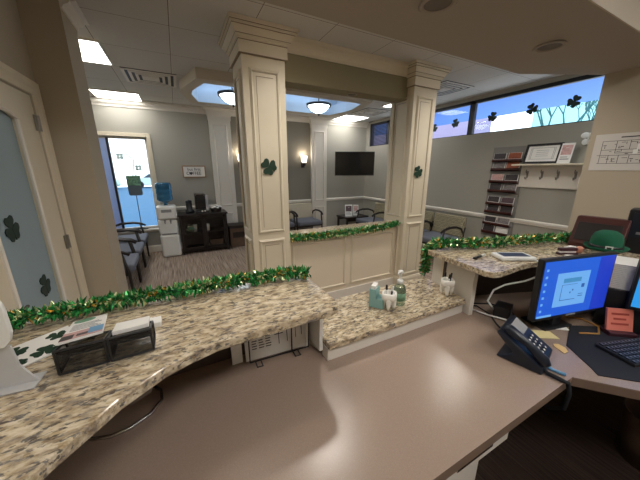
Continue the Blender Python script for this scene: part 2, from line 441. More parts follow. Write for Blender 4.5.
# ------------------------------------------------------------------ windows
def picture_window():
    o = struct(bpy.data.objects.new('window_1', None)); COL.objects.link(o)
    f = MB().sweep([(0, 0), (.07, 0), (.07, .012), (.055, .022), (.02, .026), (0, .018)], [(wx0, wz0), (wx0, wz1), (wx1, wz1), (wx1, wz0)][::-1], True, at(0, 6.0, 0, RX90))
    return o
w1 = bpy.data.objects.new('window_1', None); COL.objects.link(w1); struct(w1)
def rectframe(x0, x1, z0, z1, wd, th, b=None):
    b = b or MB()
    b.box(x0 - wd, x0, 0, th, z0 - wd, z1 + wd).box(x1, x1 + wd, 0, th, z0 - wd, z1 + wd)
    b.box(x0, x1, 0, th, z0 - wd, z0).box(x0, x1, 0, th, z1, z1 + wd); return b
b = rectframe(wx0, wx1, wz0, wz1, .065, .022)
b.build('window_casing', 'trim', w1, bevel=.004, loc=(0, 5.977, 0))
MB().box(wx0 - .09, wx1 + .09, 5.93, 6.02, wz0 - .03, wz0 - .002).build('window_sill', 'wtrim', w1, bevel=.004)
b = MB().box(wx0, wx0 + .03, 6.06, 6.10, wz0, wz1).box(wx1 - .035, wx1, 6.06, 6.10, wz0, wz1).box(wx0, wx1, 6.06, 6.10, wz0, wz0 + .035).box(wx0, wx1, 6.06, 6.10, wz1 - .035, wz1)
b.build('window_frame', 'wtrim', w1)
MB().box(-1.03, -.995, 6.05, 6.11, wz0 + .02, wz1 - .02).build('mullion', 'winblack', w1)
MB().box(wx0 + .03, -1.03, 6.085, 6.095, wz0 + .03, wz1 - .03).build('side_panel', 'sidep', w1)
MB().box(wx0 + .02, wx1 - .02, 6.075, 6.08, wz0 + .02, wz1 - .02).build('pane', 'glass', w1)
w2 = bpy.data.objects.new('window_2', None); COL.objects.link(w2); struct(w2)
b = MB().box(4.47, 4.53, ry0, ry1, rz1 - .05, rz1).box(4.47, 4.53, ry0, ry1, rz0, rz0 + .012)
for y in (ry0 + .02, 3.14, 5.2, ry1 - .02): b.box(4.47, 4.53, y - .045, y + .045, rz0, rz1)
b.build('window_frame', 'winblack', w2)
MB().box(4.50, 4.505, ry0, ry1, rz0, rz1).build('pane', 'glass', w2)
wb_ = thing('window_blind', (4.462, 5.52, 2.14), 'dark slatted blind lowered over the far end of the high window', 'blind')
b = MB()
for k in range(17):
    z = .02 + k * .03
    b.box(-.012, .012, -.29, .30, z - .0015, z + .0015, Matrix.Translation((0, 0, z)) @ Matrix.Rotation(R(74), 4, 'Y') @ Matrix.Translation((0, 0, -z)))
b.build('slats', 'blind', wb_); MB().box(-.016, .012, -.29, .30, .495, .522).build('head_rail', 'winblack', wb_)

# frosted door on the left
d1 = bpy.data.objects.new('door_1', None); COL.objects.link(d1); struct(d1)
d1.location = (-.8, 0, 0)
gy0, gy1, gz0, gz1 = dy0 + .16, 2.345, .66, 1.90
b = MB(); X0, X1 = -.05, -.008
b.box(X0, X1, dy0 + .01, gy0, .01, dzt - .01).box(X0, X1, gy1, dy1 - .01, .01, dzt - .01).box(X0, X1, gy0, gy1, .01, gz0)
n = 14; top = [(gy0 + (gy1 - gy0) * i / n, gz1 - .035 * (abs(2 * i / n - 1) ** 5)) for i in range(n + 1)]
poly = [(y, z) for y, z in top] + [(gy1, dzt - .01), (gy0, dzt - .01)]
TYZ = Matrix(((0, 0, 1, 0), (1, 0, 0, 0), (0, 1, 0, 0), (0, 0, 0, 1)))
b.prism(poly, X0, X1, TYZ)
b.build('door_leaf', 'trim', d1)
b = MB(); path = [(gy0, gz0), (gy1, gz0)] + top[::-1]
b.tube([(-.004, y, z) for y, z in path] + [(-.004, gy0, gz0)], .011, 6)
b.build('glazing_bead', 'wtrim', d1)
MB().prism([(gy0 - .01, gz0 - .01), (gy1 + .01, gz0 - .01)] + [(y, z + .01) for y, z in top[::-1]], -.034, -.026, TYZ).build('door_glass', 'frost', d1)
b = MB().sweep([(0, 0), (0, .012), (.03, .02), (.06, .014), (.085, .022), (.085, 0)], [(dy0, 0), (dy0, dzt), (dy1, dzt), (dy1, 0)][::-1], False, TYZ)
cs_ = b.build('door_casing', 'trim', d1)
for z in (.22, 1.05, 1.88):
    MB().cyl((.006, dy1 - .012, z - .05), (.006, dy1 - .012, z + .05), .009).box(-.006, .004, dy1 - .05, dy1 + .012, z - .05, z + .05).build('hinge', 'speaker', d1)
MB().cyl((-.01, dy0 + .05, .90), (.05, dy0 + .05, .90), .010).cyl((.045, dy0 + .05, .90), (.045, dy0 + .12, .905), .008).build('door_handle', 'dsteel', d1)

# ------------------------------------------------------------------ columns, header, half wall
PM = [(0, 0), (0, .006), (.006, .014), (.014, .016), (.020, .009), (.026, .006), (.030, 0)]
def pmould(b, x0, x1, z0, z1, T):
    b.sweep(PM, [(x0, z0), (x1, z0), (x1, z1), (x0, z1)], True, T)
CAP = [(0, 2.50), (.020, 2.50), (.020, 2.595), (.032, 2.598), (.032, 2.610), (.042, 2.614), (.042, 2.626), (.050, 2.632), (.060, 2.650), (.074, 2.664), (.074, 2.674), (.088, 2.678), (.088, 2.694), (.098, 2.697), (.098, 2.719), (0, 2.719)]
def column(x0, x1, y0, y1, label):
    t = thing('column', ((x0 + x1) / 2, (y0 + y1) / 2, 0), label, 'column', group='square columns of the reception opening')
    hx, hy = (x1 - x0) / 2, (y1 - y0) / 2
    MB().box(-hx, hx, -hy, hy, 0, 2.719).build('shaft', 'trim', t)
    MB().sweep(CAP, [(-hx, -hy), (hx, -hy), (hx, hy), (-hx, hy)], True).build('capital', 'trim', t)
    MB().sweep([(0, 0), (.02, 0), (.02, .12), (.01, .145), (0, .15)], [(-hx, -hy), (hx, -hy), (hx, hy), (-hx, hy)], True).build('plinth', 'trim', t)
    for k in range(4):
        T = Matrix.Rotation(k * PI / 2, 4, 'Z') @ Matrix.Translation((0, -hy, 0)) @ RX90
        for z0, z1 in ((.21, .875), (1.0, 2.375)):
            b = MB(); pmould(b, -.105, .105, z0, z1, T); b.build('panel_moulding', 'trim', t)
            g = MB(); e = .108
            for a0, a1, c0, c1 in ((-e, e, z0 - .003, z0), (-e, e, z1, z1 + .003), (-e, -.105, z0, z1), (.105, e, z0, z1)): g.box(a0, a1, c0, c1, 0, .003, T)
            e = .105 - .030
            for a0, a1, c0, c1 in ((-e, e, z1 - .034, z1 - .030), (-e, -e + .003, z0 + .03, z1 - .03)): g.box(a0, a1, c0, c1, 0, .003, T)
            g.build('panel_groove', 'glaze', t)
    MB().sweep([(.021, 2.494), (.001, 2.494), (.001, 2.5), (.021, 2.5)], [(-hx, -hy), (hx, -hy), (hx, hy), (-hx, hy)], True).sweep([(.020, 2.589), (.0215, 2.589), (.0215, 2.595), (.020, 2.595)], [(-hx, -hy), (hx, -hy), (hx, hy), (-hx, hy)], True).sweep([(.042, 2.622), (.0435, 2.622), (.0435, 2.626), (.042, 2.626)], [(-hx, -hy), (hx, -hy), (hx, hy), (-hx, hy)], True).sweep([(.074, 2.669), (.0755, 2.669), (.0755, 2.674), (.074, 2.674)], [(-hx, -hy), (hx, -hy), (hx, hy), (-hx, hy)], True).sweep([(.088, 2.688), (.0895, 2.688), (.0895, 2.693), (.088, 2.693)], [(-hx, -hy), (hx, -hy), (hx, hy), (-hx, hy)], True).build('capital_groove', 'glaze', t)
    return t
column(.578, .955, 2.52, 2.90, 'cream panelled square column, nearer one, rising behind the long granite counter')
column(2.52, 2.89, 2.52, 2.90, 'cream panelled square column right of the half wall, farther from the frosted door')
h = thing('header_beam', (1.7375, 2.72, 2.37), 'olive painted header beam with cream crown spanning the two columns', 'beam')
MB().box(-.78, .78, -.095, .095, 0, .349).build('beam', 'olive', h)
HC = [(0, .235), (.012, .235), (.018, .255), (.045, .285), (.055, .31), (.08, .32), (.085, .349), (0, .349)]
MB().sweep(HC, [(-.78, -.095), (.78, -.095)]).build('crown', 'trim', h)
hw = thing('half_wall', (1.7375, 2.73, 0), 'cream panelled half wall with granite ledge between the two columns', 'wall')
MB().box(-.782, .782, -.10, .10, 0, .85).build('wall_body', 'panelwall', hw)
MB().box(-.782, .782, -.15, .15, .852, .882).build('ledge', 'granite', hw, bevel=.008)
T = Matrix.Translation((0, -.10, 0)) @ RX90
for x0, x1 in ((-.70, -.05), (.08, .70)):
    b = MB(); pmould(b, x0, x1, .20, .76, T); b.build('panel_moulding', 'trim', hw)
MB().box(-.782, .782, -.118, -.1, 0, .12).build('plinth', 'wtrim', hw, bevel=.004)

# pilasters on the back wall
def pilaster(x0, x1, label):
    y = 5.997; d = .08
    t = thing('pilaster', ((x0 + x1) / 2, y, 0), label, 'pilaster', group='pilasters on the lobby back wall')
    hx = (x1 - x0) / 2
    MB().box(-hx, hx, -d, 0, 0, 2.719).build('shaft', 'wtrim', t)
    MB().sweep([(0, 2.50), (.012, 2.5), (.012, 2.56), (.03, 2.60), (.05, 2.66), (.09, 2.69), (.09, 2.719), (0, 2.719)], [(-hx, 0), (-hx, -d), (hx, -d), (hx, 0)]).build('capital', 'wtrim', t)
    T = Matrix.Translation((0, -d, 0)) @ RX90
    for z0, z1 in ((.2, .66), (.86, 2.40)):
        b = MB(); pmould(b, -hx + .10, hx - .10, z0, z1, T); b.build('panel_moulding', 'wtrim', t)
    return t
pilaster(.655, 1.055, 'white panelled pilaster beside the coffee cabinet')
pilaster(2.85, 3.25, 'white panelled pilaster left of the wall television')

# ------------------------------------------------------------------ reception counters
rc = thing('reception_counter', (0, 1.0, 0), 'long brown flecked granite counter curving out at its left end, under a green garland', 'counter')
pl = [(-.795, 1.19), (.45, 1.17), (.505, 1.10), (.508, .83), (.49, .797), (.45, .787), (.26, .783), (.05, .772), (-.03, .748), (-.09, .722), (-.18, .655), (-.21, .62), (-.27, .555), (-.33, .47), (-.42, .37), (-.56, .26), (-.795, .18)]
MB().prism([(x, y - 1.0) for x, y in pl], 1.038, 1.07).build('granite_top', 'granite', rc, bevel=.004)
MB().box(-.79, .46, .125, .145, 0, 1.036).build('inner_panel', 'recess', rc)
MB().box(-.79, .46, .1455, .165, 0, 1.036).build('outer_panel', 'panelwall', rc)
MB().box(.482, .50, -.065, .165, .775, 1.036).build('end_panel', 'white', rc, bevel=.003)
MB().prism([(-.165, -.325), (-.125, -.30), (-.115, -.24), (-.165, -.24)], 1.026, 1.036).build('bracket', 'dsteel', rc)

lg = thing('transaction_ledge', (1.0, 1.05, 0), 'low granite ledge with white front edge between the two higher counters', 'counter')
MB().prism([(-.495, -.165), (.432, -.165), (.492, .20), (-.495, .20)], .803, .833).build('granite_top', 'granite', lg, bevel=.004)
MB().box(-.495, .435, -.15, -.10, .7405, .802).build('front_trim', 'wtrim', lg)
MB().box(-.49, .43, -.06, .17, 0, .802).build('base', 'panelwall', lg)

A = -R(15.5); ca, sa = math.cos(A), math.sin(A)
def rcp(u, v): return (1.39 + u * ca - v * sa, 1.165 + u * sa + v * ca)   # u along back edge, v towards lobby
r2 = thing('corner_counter', (1.39, 1.165, 0), 'angled granite counter by the window wall with a pen and white tray on it', 'counter', rz=A)
# local corner positions: left edge runs back towards camera
def loc2(x, y):
    dx, dy = x - 1.39, y - 1.165
    return (dx * ca + dy * sa, -dx * sa + dy * ca)
p2 = [loc2(1.395, 1.16), loc2(1.355, .76), loc2(1.375, .725), loc2(1.42, .712), loc2(1.52, .716), loc2(1.62, .722), loc2(1.72, .718), loc2(1.82, .695), loc2(1.95, .635), loc2(2.10, .555), loc2(2.25, .49), (2.40, -.44), (2.40, 0.0)]
MB().prism(p2[::-1], 1.038, 1.07).build('granite_top', 'granite', r2, bevel=.004)
MB().prism([loc2(1.497, 1.19), loc2(1.438, .86), loc2(1.462, .853), loc2(1.525, 1.18)], .7405, 1.036).build('end_panel', 'wtrim', r2)
MB().box(.10, 2.40, -.07, -.05, 0, 1.036).build('inner_panel', 'recess', r2)
MB().box(.10, 2.40, -.0495, -.03, 0, 1.036).build('outer_panel', 'panelwall', r2)

# desk
dk = thing('reception_desk', (0, 0, 0), 'large speckled brown laminate desk wrapping round the inside of the counters', 'desk')
poly = [(-.79, .345), (1.366, .345), (1.50, .20), (1.80, -.12), (2.05, -.62), (2.75, -.62), (2.75, .64), (1.56, 1.06), (1.43, 1.09), (1.43, .975), (.505, .975), (.47, 1.12), (-.79, 1.12)]
MB().prism(poly, .735, .74).build('desk_surface', 'laminate', dk)
MB().prism(poly, .698, .7348).build('desk_edge', 'lamedge', dk)
pd = thing('drawer_pedestal', (.50, .62, 0), 'white drawer pedestal under the near edge of the brown desk', 'drawers')
MB().box(-.55, .42, -.20, .25, .0, .60).build('body', 'wtrim', pd)
for k, (x0, x1) in enumerate(((-.54, .02), (.04, .50))):
    d = MB().box(x0, x1, -.245, -.20, .585, .69).build('drawer', 'wtrim', pd, bevel=.005)
    MB().box(x0 + .15, x1 - .12, -.253, -.246, .63, .645).build('handle', 'steel', d)
MB().box(-.55, .50, -.198, .25, .602, .695).build('rail', 'wtrim', pd)

# ------------------------------------------------------------------ ceiling fixtures
def troffer(x, y, sx, sy, z, label, material='panel', group='ceiling light panels'):
    t = thing('ceiling_light', (x, y, z), label, 'light', group=group)
    MB().box(-sx / 2, sx / 2, -sy / 2, sy / 2, -.014, -.008).build('diffuser', material, t)
    b = MB()
    w = .018
    b.box(-sx / 2 - w, -sx / 2, -sy / 2 - w, sy / 2 + w, -.016, 0).box(sx / 2, sx / 2 + w, -sy / 2 - w, sy / 2 + w, -.016, 0)
    b.box(-sx / 2, sx / 2, -sy / 2 - w, -sy / 2, -.016, 0).box(-sx / 2, sx / 2, sy / 2, sy / 2 + w, -.016, 0)
    b.build('frame', 'wtrim', t); return t
troffer(-.81, 3.78, .60, .62, ZC, 'bright square ceiling light nearer the wall end with the frosted door')
troffer(-.70, 5.68, .60, .56, ZC, 'bright square ceiling light above the big left window')
troffer(3.70, 5.62, .60, .58, ZC, 'bright square ceiling light in the far corner above the television')
troffer(3.80, 4.10, .50, .42, ZC, 'bright ceiling light glimpsed just left of the right column')
def vent(x, y, label):
    t = thing('ceiling_vent', (x, y, ZC), label, 'vent', group='square ceiling air vents')
    b = MB(); h = .29
    b.box(-h, h, -h, h, -.004, 0); b.build('backing', 'winblack', t)
    for k in range(4):
        a = h - k * .065; b = MB()
        b.sweep([(0, -.008), (0, -.016), (-.032, -.016), (-.032, -.012)], [(-a, -a), (a, -a), (a, a), (-a, a)], True)
        b.build('louvre', 'wtrim', t)
    MB().box(-.07, .07, -.07, .07, -.02, -.006).build('centre_plate', 'wtrim', t); return t
vent(-.155, 4.45, 'square louvred ceiling vent beside the octagonal tray')
vent(3.62, 3.05, 'square louvred ceiling vent near the high window')
vent(3.70, 4.86, 'square louvred ceiling vent between the two far corner ceiling lights')
def can(x, y, z, on, label, sc=1):
    t = thing('recessed_light', (x, y, z), label, 'light', group='recessed round lights', sc=sc)
    MB().lathe([(.072, 0), (.095, 0), (.10, -.008), (.092, -.014), (.074, -.010), (.072, 0)], n=28).build('trim_ring', 'gyp', t, True)
    MB().lathe([(0, -.004), (.072, -.004), (.072, 0), (0, 0)], n=24).build('lens', 'can' if on else 'off', t)
can(1.80, 2.72, 2.37, False, 'small unlit round light in the underside of the header beam', .62)
can(1.364, 1.245, 2.45, False, 'unlit round recessed light in the soffit, nearer the left column')
can(2.53, 1.232, 2.45, False, 'unlit round recessed light in the soffit, nearer the high window')
for x, n in ((1.06, 'left one'), (3.0, 'right one')):
    can(x, 1.88, ZC, True, 'lit round recessed light behind the soffit edge, ' + n + ' of the pair')
    l = bpy.data.lights.new('can_light', 'SPOT'); l.energy = 66; l.color = (1, .94, .86); l.spot_size = R(150); l.spot_blend = .9; l.shadow_soft_size = .10
    o = bpy.data.objects.new('can_light', l); COL.objects.link(o); o.location = (x, 1.88, ZC - .03)
can(.20, 1.24, 2.45, True, 'lit round recessed light in the soffit over the long counter')
l = bpy.data.lights.new('soffit_can_light', 'SPOT'); l.energy = 18; l.color = (1, .93, .84); l.spot_size = R(105); l.spot_blend = .6; l.shadow_soft_size = .16
o = bpy.data.objects.new('soffit_can_light', l); COL.objects.link(o); o.location = (.20, 1.24, 2.42)
for x in (.3, 2.5):  # unseen panels added for fill, brightened for more ambient light
    troffer(x, -.75, 1.1, .5, 2.95, 'unseen office ceiling light panel behind the desk, %s side' % ('left' if x < 1 else 'right'), 'panel_office', 'office ceiling panels')
def pendant(x, y, label):
    t = thing('bowl_light', (x, y, 2.53), label, 'light', group='bowl lights in the octagonal tray')
    MB().lathe([(.02, -.03), (.06, -.018), (.13, .02), (.185, .09), (.178, .092), (.12, .03), (.02, -.01)], n=28).build('bowl', 'bowl', t, True)
    MB().lathe([(.186, .085), (.208, .078), (.212, .118), (.175, .12), (.175, .095)], n=28).build('rim', 'black', t, True)
    MB().lathe([(0, -.07), (.012, -.06), (.022, -.04), (.012, -.02), (0, -.02)], n=12).build('finial', 'black', t, True)
    MB().cyl((0, 0, .0), (0, 0, .44), .008).lathe([(.06, .44), (.06, .42), (.01, .40), (.0, .40)], n=16).build('stem', 'black', t)
    l = bpy.data.lights.new('bowl_glow', 'POINT'); l.energy = 5; l.color = (.80, .90, 1); l.shadow_soft_size = .1
    o = bpy.data.objects.new('bowl_glow', l); COL.objects.link(o); o.location = (x, y, 2.66)
pendant(.86, 4.45, 'white glass bowl light with dark rim, half hidden by the near column')
pendant(2.28, 4.45, 'white glass bowl light with dark rim, seen between the two columns')
def sconce(x, label):
    t = thing('wall_sconce', (x, 5.985, 1.72), label, 'light', group='alcove wall sconces')
    MB().box(-.04, .04, -.02, 0, -.11, .06).cyl((0, -.02, -.06), (0, -.09, -.06), .012).cyl((0, -.09, -.07), (0, -.09, .0), .03, .05).build('bracket', 'dwood', t)
    MB().lathe([(.045, 0), (.058, .03), (.075, .15), (.068, .15), (.05, .03), (.04, .005)], (0, -.09, 0), 20).build('shade', 'shade', t, True)
    l = bpy.data.lights.new('sconce_glow', 'POINT'); l.energy = 2.5; l.color = (1, .84, .64); l.shadow_soft_size = .04
    o = bpy.data.objects.new('sconce_glow', l); COL.objects.link(o); o.location = (x, 5.89, 1.90)
sconce(1.21, 'lit wall sconce between the near column and the left pilaster')
sconce(2.64, 'lit wall sconce with glowing shade left of the right pilaster')

# ------------------------------------------------------------------ chairs
def make_chair(backmat, label, group):
    t = thing('waiting_chair', (0, 0, 0), label, 'chair', group=group)
    MB().box(-.285, .285, -.30, .24, .36, .455).build('seat', 'seat', t, bevel=.03, seg=3)
    MB().box(-.308, .308, -.035, .035, 0, .355, Matrix.Translation((0, .26, .44)) @ Matrix.Rotation(R(-9), 4, 'X')).build('backrest', backmat, t, bevel=.025, seg=3)
    for s in (-1, 1):
        x = s * .305
        MB().tube([(x, .30, .46), (x, .22, .60), (x, .08, .645), (x, -.10, .65), (x, -.22, .625), (x, -.28, .585)], [.014, .018, .021, .022, .020, .016]).build('armrest', 'dwood', t, True)
        MB().tube([(x, -.25, 0), (x, -.245, .35), (x, -.20, .63)], [.014, .018, .016]).build('leg', 'dwood', t, True)
        MB().tube([(x, .30, 0), (x, .25, .34), (x, .31, .62)], [.014, .018, .016]).build('leg', 'dwood', t, True)
    MB().box(-.30, .30, -.26, .25, .325, .358).build('seat_frame', 'dwood', t)
    return t
G1 = 'row of chairs along the left lobby wall'; G2 = 'woven back chairs along the window wall'; G3 = 'cream back chairs in the alcove'
c1 = make_chair('cream_f', 'blue grey waiting chair in the left row, the one against the big window', G1)
c1.location = (-.90, 5.42, 0); c1.rotation_euler = (0, 0, R(90))
dup(c1, (-.90, 4.74, 0), R(90), 'blue grey waiting chair in the left row, middle one, second from the big window', G1)
dup(c1, (-.90, 4.06, 0), R(90), 'blue grey waiting chair in the left row, nearest the beige wall end', G1)
c3 = dup(c1, (1.85, 5.60, 0), 0, 'cream back waiting chair in the alcove, half hidden behind the near column', G3)
dup(c1, (2.52, 5.60, 0), 0, 'cream back waiting chair in the alcove below the right sconce', G3)
c2 = make_chair('weave', 'patterned back waiting chair under the high window, nearest the brochure rack', G2)
c2.location = (3.93, 3.13, 0); c2.rotation_euler = (0, 0, R(-90))
dup(c2, (3.93, 3.79, 0), R(-90), 'patterned back waiting chair partly behind the right column, second from the brochure rack', G2)
dup(c2, (3.93, 4.90, 0), R(-90), 'waiting chair in the far corner, its arm beside the small dark table', G2)

# ------------------------------------------------------------------ lobby furniture
wc = thing('water_cooler', (-.25, 5.62, 0), 'white floor standing water cooler beside the big window', 'water cooler')
MB().box(-.155, .155, -.155, .155, 0, .42).box(-.155, .155, -.115, .155, .42, .70).box(-.155, .155, -.155, .155, .70, .945).build('body', 'white', wc, bevel=.038, seg=4)
MB().box(-.12, .12, -.15, -.118, .425, .44).build('drip_tray', 'grey', wc)
for x in (-.045, .045):
    MB().cyl((x, -.115, .68), (x, -.15, .66), .014).cyl((x, -.145, .665), (x, -.145, .625), .010).build('tap', 'grey', wc)
MB().box(-.08, .08, -.16, -.152, .83, .88).build('badge', 'grey', wc)
wj = tag(MB().lathe([(.0, .0), (.03, .0), (.03, .04), (.10, .075), (.128, .10), (.128, .18), (.118, .195), (.128, .21), (.128, .27), (.118, .285), (.128, .30), (.128, .37), (.11, .40), (0, .40)], (0, 0, 0), 28).build('water_bottle', 'bottle', None, True), 'blue water bottle standing upside down on the white cooler', 'bottle')
wj.location = (-.25, 5.62, .946)

cb = thing('coffee_cabinet', (.35, 5.70, 0), 'dark wood open shelf cabinet with glass doors under the COFFEE sign', 'cabinet')
b = MB().box(-.42, -.39, -.21, .20, 0, .73).box(.39, .42, -.21, .20, 0, .73).box(-.39, .39, .185, .20, .05, .73).box(-.39, .39, -.20, .19, .05, .08).box(-.39, .39, -.19, .18, .38, .40)
b.build('body', 'dwood', cb)
MB().box(-.44, .44, -.225, .205, .732, .765).build('cabinet_top', 'dwood', cb, bevel=.004)
for x0, x1 in ((-.385, -.005), (.005, .385)):
    d = MB().box(x0, x0 + .035, -.21, -.195, .09, .72).box(x1 - .035, x1, -.21, -.195, .09, .72).box(x0, x1, -.21, -.195, .09, .13).box(x0, x1, -.21, -.195, .68, .72).build('door_frame', 'dwood', cb)
    MB().box(x0 + .035, x1 - .035, -.204, -.201, .13, .68).build('door_pane', 'glass', d)
q = thing('supply_bag', (.13, 5.68, .401), 'pale green printed bag on the middle shelf in the coffee cabinet', 'bag')
MB().prism([(-.09, -.04), (.09, -.04), (.10, .04), (-.10, .04)], 0, .13).build('bag', 'soapg', q, bevel=.02); MB().box(-.06, .05, -.045, -.041, .04, .09).build('print', 'clover', q)
for x, l in ((.19, 'nearer the green bag'), (.42, 'nearer the right side')):
    q = thing('cup_stack', (x, 5.66, .401), 'short stack of white paper cups on the cabinet shelf, ' + l, 'cups', group='paper cups in the coffee cabinet')
    MB().lathe([(0, 0), (.026, 0), (.036, .10), (.033, .10), (.024, .005), (0, .005)], n=18).build('cup', 'white', q, True)
    MB().lathe([(.035, .095), (.037, .105), (.037, .135), (.034, .135)], n=18).build('cup', 'white', q, True)
q = tag(MB().box(-.12, .12, -.09, .09, 0, .13).build('supply_box', 'box', bevel=.004), 'brown cardboard box on the bottom of the coffee cabinet', 'box'); q.location = (.56, 5.70, .082)

cm = thing('coffee_maker', (.34, 5.69, .767), 'tall black single cup coffee maker with silver side on the dark cabinet', 'coffee maker')
MB().box(-.10, .08, -.14, .13, 0, .06).box(-.10, .08, 0, .13, .06, .36).box(-.10, .08, -.13, .0, .22, .36).build('body', 'black', cm, bevel=.012)
MB().box(-.09, .07, -.13, -.01, .061, .066).build('drip_tray', 'dsteel', cm)
MB().tube([(-.08, -.135, .33), (-.08, -.15, .36), (.06, -.15, .36), (.06, -.135, .33)], .009).build('handle', 'steel', cm)
MB().box(.083, .13, -.08, .12, .02, .33).build('water_tank', 'clear', cm, bevel=.01)
gr = thing('coffee_grinder', (.13, 5.68, .767), 'short black coffee pot unit left of the tall coffee maker', 'coffee maker')
MB().lathe([(.0, 0), (.075, 0), (.075, .05), (.05, .07), (.055, .16), (.05, .20), (0, .20)], n=22).build('body', 'black', gr, True); MB().lathe([(0, .201), (.058, .201), (.05, .235), (.015, .24), (0, .25)], n=22).build('lid', 'navy', gr, True)
pd_ = thing('pod_tray', (.36, 5.52, .767), 'low black coffee pod tray in front of the coffee maker', 'tray')
MB().box(-.14, .10, -.04, .03, 0, .045).build('tray', 'black', pd_, bevel=.006); MB().sphere((-.02, -.035, .045), .018).sphere((.03, -.03, .045), .017).build('pod', 'white', pd_, True)
bk = thing('pod_basket', (.60, 5.64, .767), 'small basket of white coffee pods at the right end of the cabinet', 'basket')
MB().lathe([(0, 0), (.09, 0), (.11, .07), (.105, .07), (.085, .008), (0, .008)], n=18).build('basket', 'dsteel', bk)
b = MB()
for k in range(14):
    a = k * 2.4; rr = .085 * math.sqrt((k + .5) / 14); b.sphere((rr * math.cos(a), rr * math.sin(a), .07 + .03 * random.random() + .04 * (1 - rr / .085)), (.026, .026, .02), 8)
b.build('pods', 'paper', bk, True)['kind'] = 'stuff'
fs = thing('coffee_sign', (.305, 5.985, 1.53), 'wood framed white sign reading but first COFFEE on the back wall', 'sign')
MB().box(-.19, .19, -.006, .0, -.095, .095).build('board', 'paper', fs)
b = MB().box(-.21, -.19, -.018, .012, -.115, .115).box(.19, .21, -.018, .012, -.115, .115).box(-.19, .19, -.018, .012, .095, .115).box(-.19, .19, -.018, .012, -.115, -.095); b.build('frame', 'owood', fs)
text('lettering', 'but first', .075, 'ink', fs, at(0, -.008, .042, RX90))
text('lettering', 'C', .085, 'ink', fs, at(-.115, -.008, -.035, RX90)); text('lettering', 'FFEE', .085, 'ink', fs, at(.045, -.008, -.035, RX90), sx=.95)
b = MB().prism([(.0, -.033), (.03, .0), (.026, .025), (.01, .03), (0, .02), (-.01, .03), (-.026, .025), (-.03, 0)], 0, .0016, at(-.062, -.008, -.035, RX90)); b.build('heart', 'ink', fs)
bx = thing('storage_bin', (.99, 5.74, 0), 'brown lidded storage box on the floor right of the coffee cabinet', 'box')
MB().box(-.17, .17, -.15, .15, 0, .40).build('bin', 'box', bx, bevel=.006); MB().box(-.185, .185, -.165, .165, .40, .46).build('lid', 'dwood', bx, bevel=.006)
MB().box(-.12, .12, -.156, -.151, .2, .32).build('handle_panel', 'dwood', bx)

# table in the corner with photo cards
ct = thing('corner_table', (3.84, 5.62, 0), 'small dark wood side table in the lobby corner with photo cards', 'table')
MB().box(-.33, .33, -.24, .24, .40, .44).build('table_top', 'dwood', ct, bevel=.006)
for x in (-.29, .29):
    for y in (-.20, .20): MB().box(x - .02, x + .02, y - .02, y + .02, 0, .40).build('leg', 'dwood', ct)
MB().box(-.28, .28, -.21, -.19, .33, .40).box(-.28, .28, .19, .21, .33, .40).build('apron', 'dwood', ct)
def tent(name, x, y, z, w, h, rz, label, pm='photo1', cat='card', group=None):
    t = thing(name, (x, y, z), label, cat, rz, group)
    Tm = Matrix.Rotation(R(-14), 4, 'X')
    MB().box(-w / 2, w / 2, -.003, .003, 0, h, Tm).build('card', 'paper', t)
    MB().box(-w * .4, w * .4, -.0045, -.0032, h * .42, h * .9, Tm).build('picture', pm, t)
    MB().box(-w * .35, w * .35, -.0045, -.0032, h * .18, h * .23, Tm).box(-w * .35, w * .2, -.0045, -.0032, h * .29, h * .33, Tm).build('lettering', 'grey', t)
    MB().box(-w * .12, w * .12, -.003, .003, 0, h * .8, Matrix.Translation((0, h * .42, 0)) @ Matrix.Rotation(R(18), 4, 'X')).build('strut', 'paper', t)
tent('photo_card', 3.67, 5.53, .44, .18, .29, R(-24), 'white photo card standing on the corner table, left of two', 'photo1', group='photo cards on the corner table')
tent('photo_card', 3.90, 5.56, .44, .13, .27, R(-30), 'narrow photo card standing on the corner table, right of two', 'photo3', group='photo cards on the corner table')
# television on bracket, turned out of the corner
tv = thing('television', (3.72, 5.42, 1.43), 'black flat screen television mounted high in the far lobby corner', 'television', R(-27))
MB().box(-.46, .46, -.02, .02, 0, .54).box(-.28, .28, .02, .05, .1, .42).build('housing', 'black', tv, bevel=.006)
MB().box(-.445, .445, -.023, -.0205, .02, .525).build('screen', mat('tv_glass', rgb(12, 13, 16), .12, var=.01), tv)
MB().box(-.06, .06, .05, .07, .15, .40).tube([(0, .07, .27), (.10, .30, .27), (-.05, .50, .27), (-.05, .57, .27)], .022).build('bracket', 'black', tv)
pf = thing('picture_frame', (2.06, 5.98, 1.45), 'dark framed picture on the alcove wall, mostly behind the near column', 'picture')
MB().box(-.21, .21, -.02, 0, -.19, .19).build('frame', 'dwood', pf); MB().box(-.17, .17, -.022, -.0205, -.15, .15).build('print', 'photo1', pf)

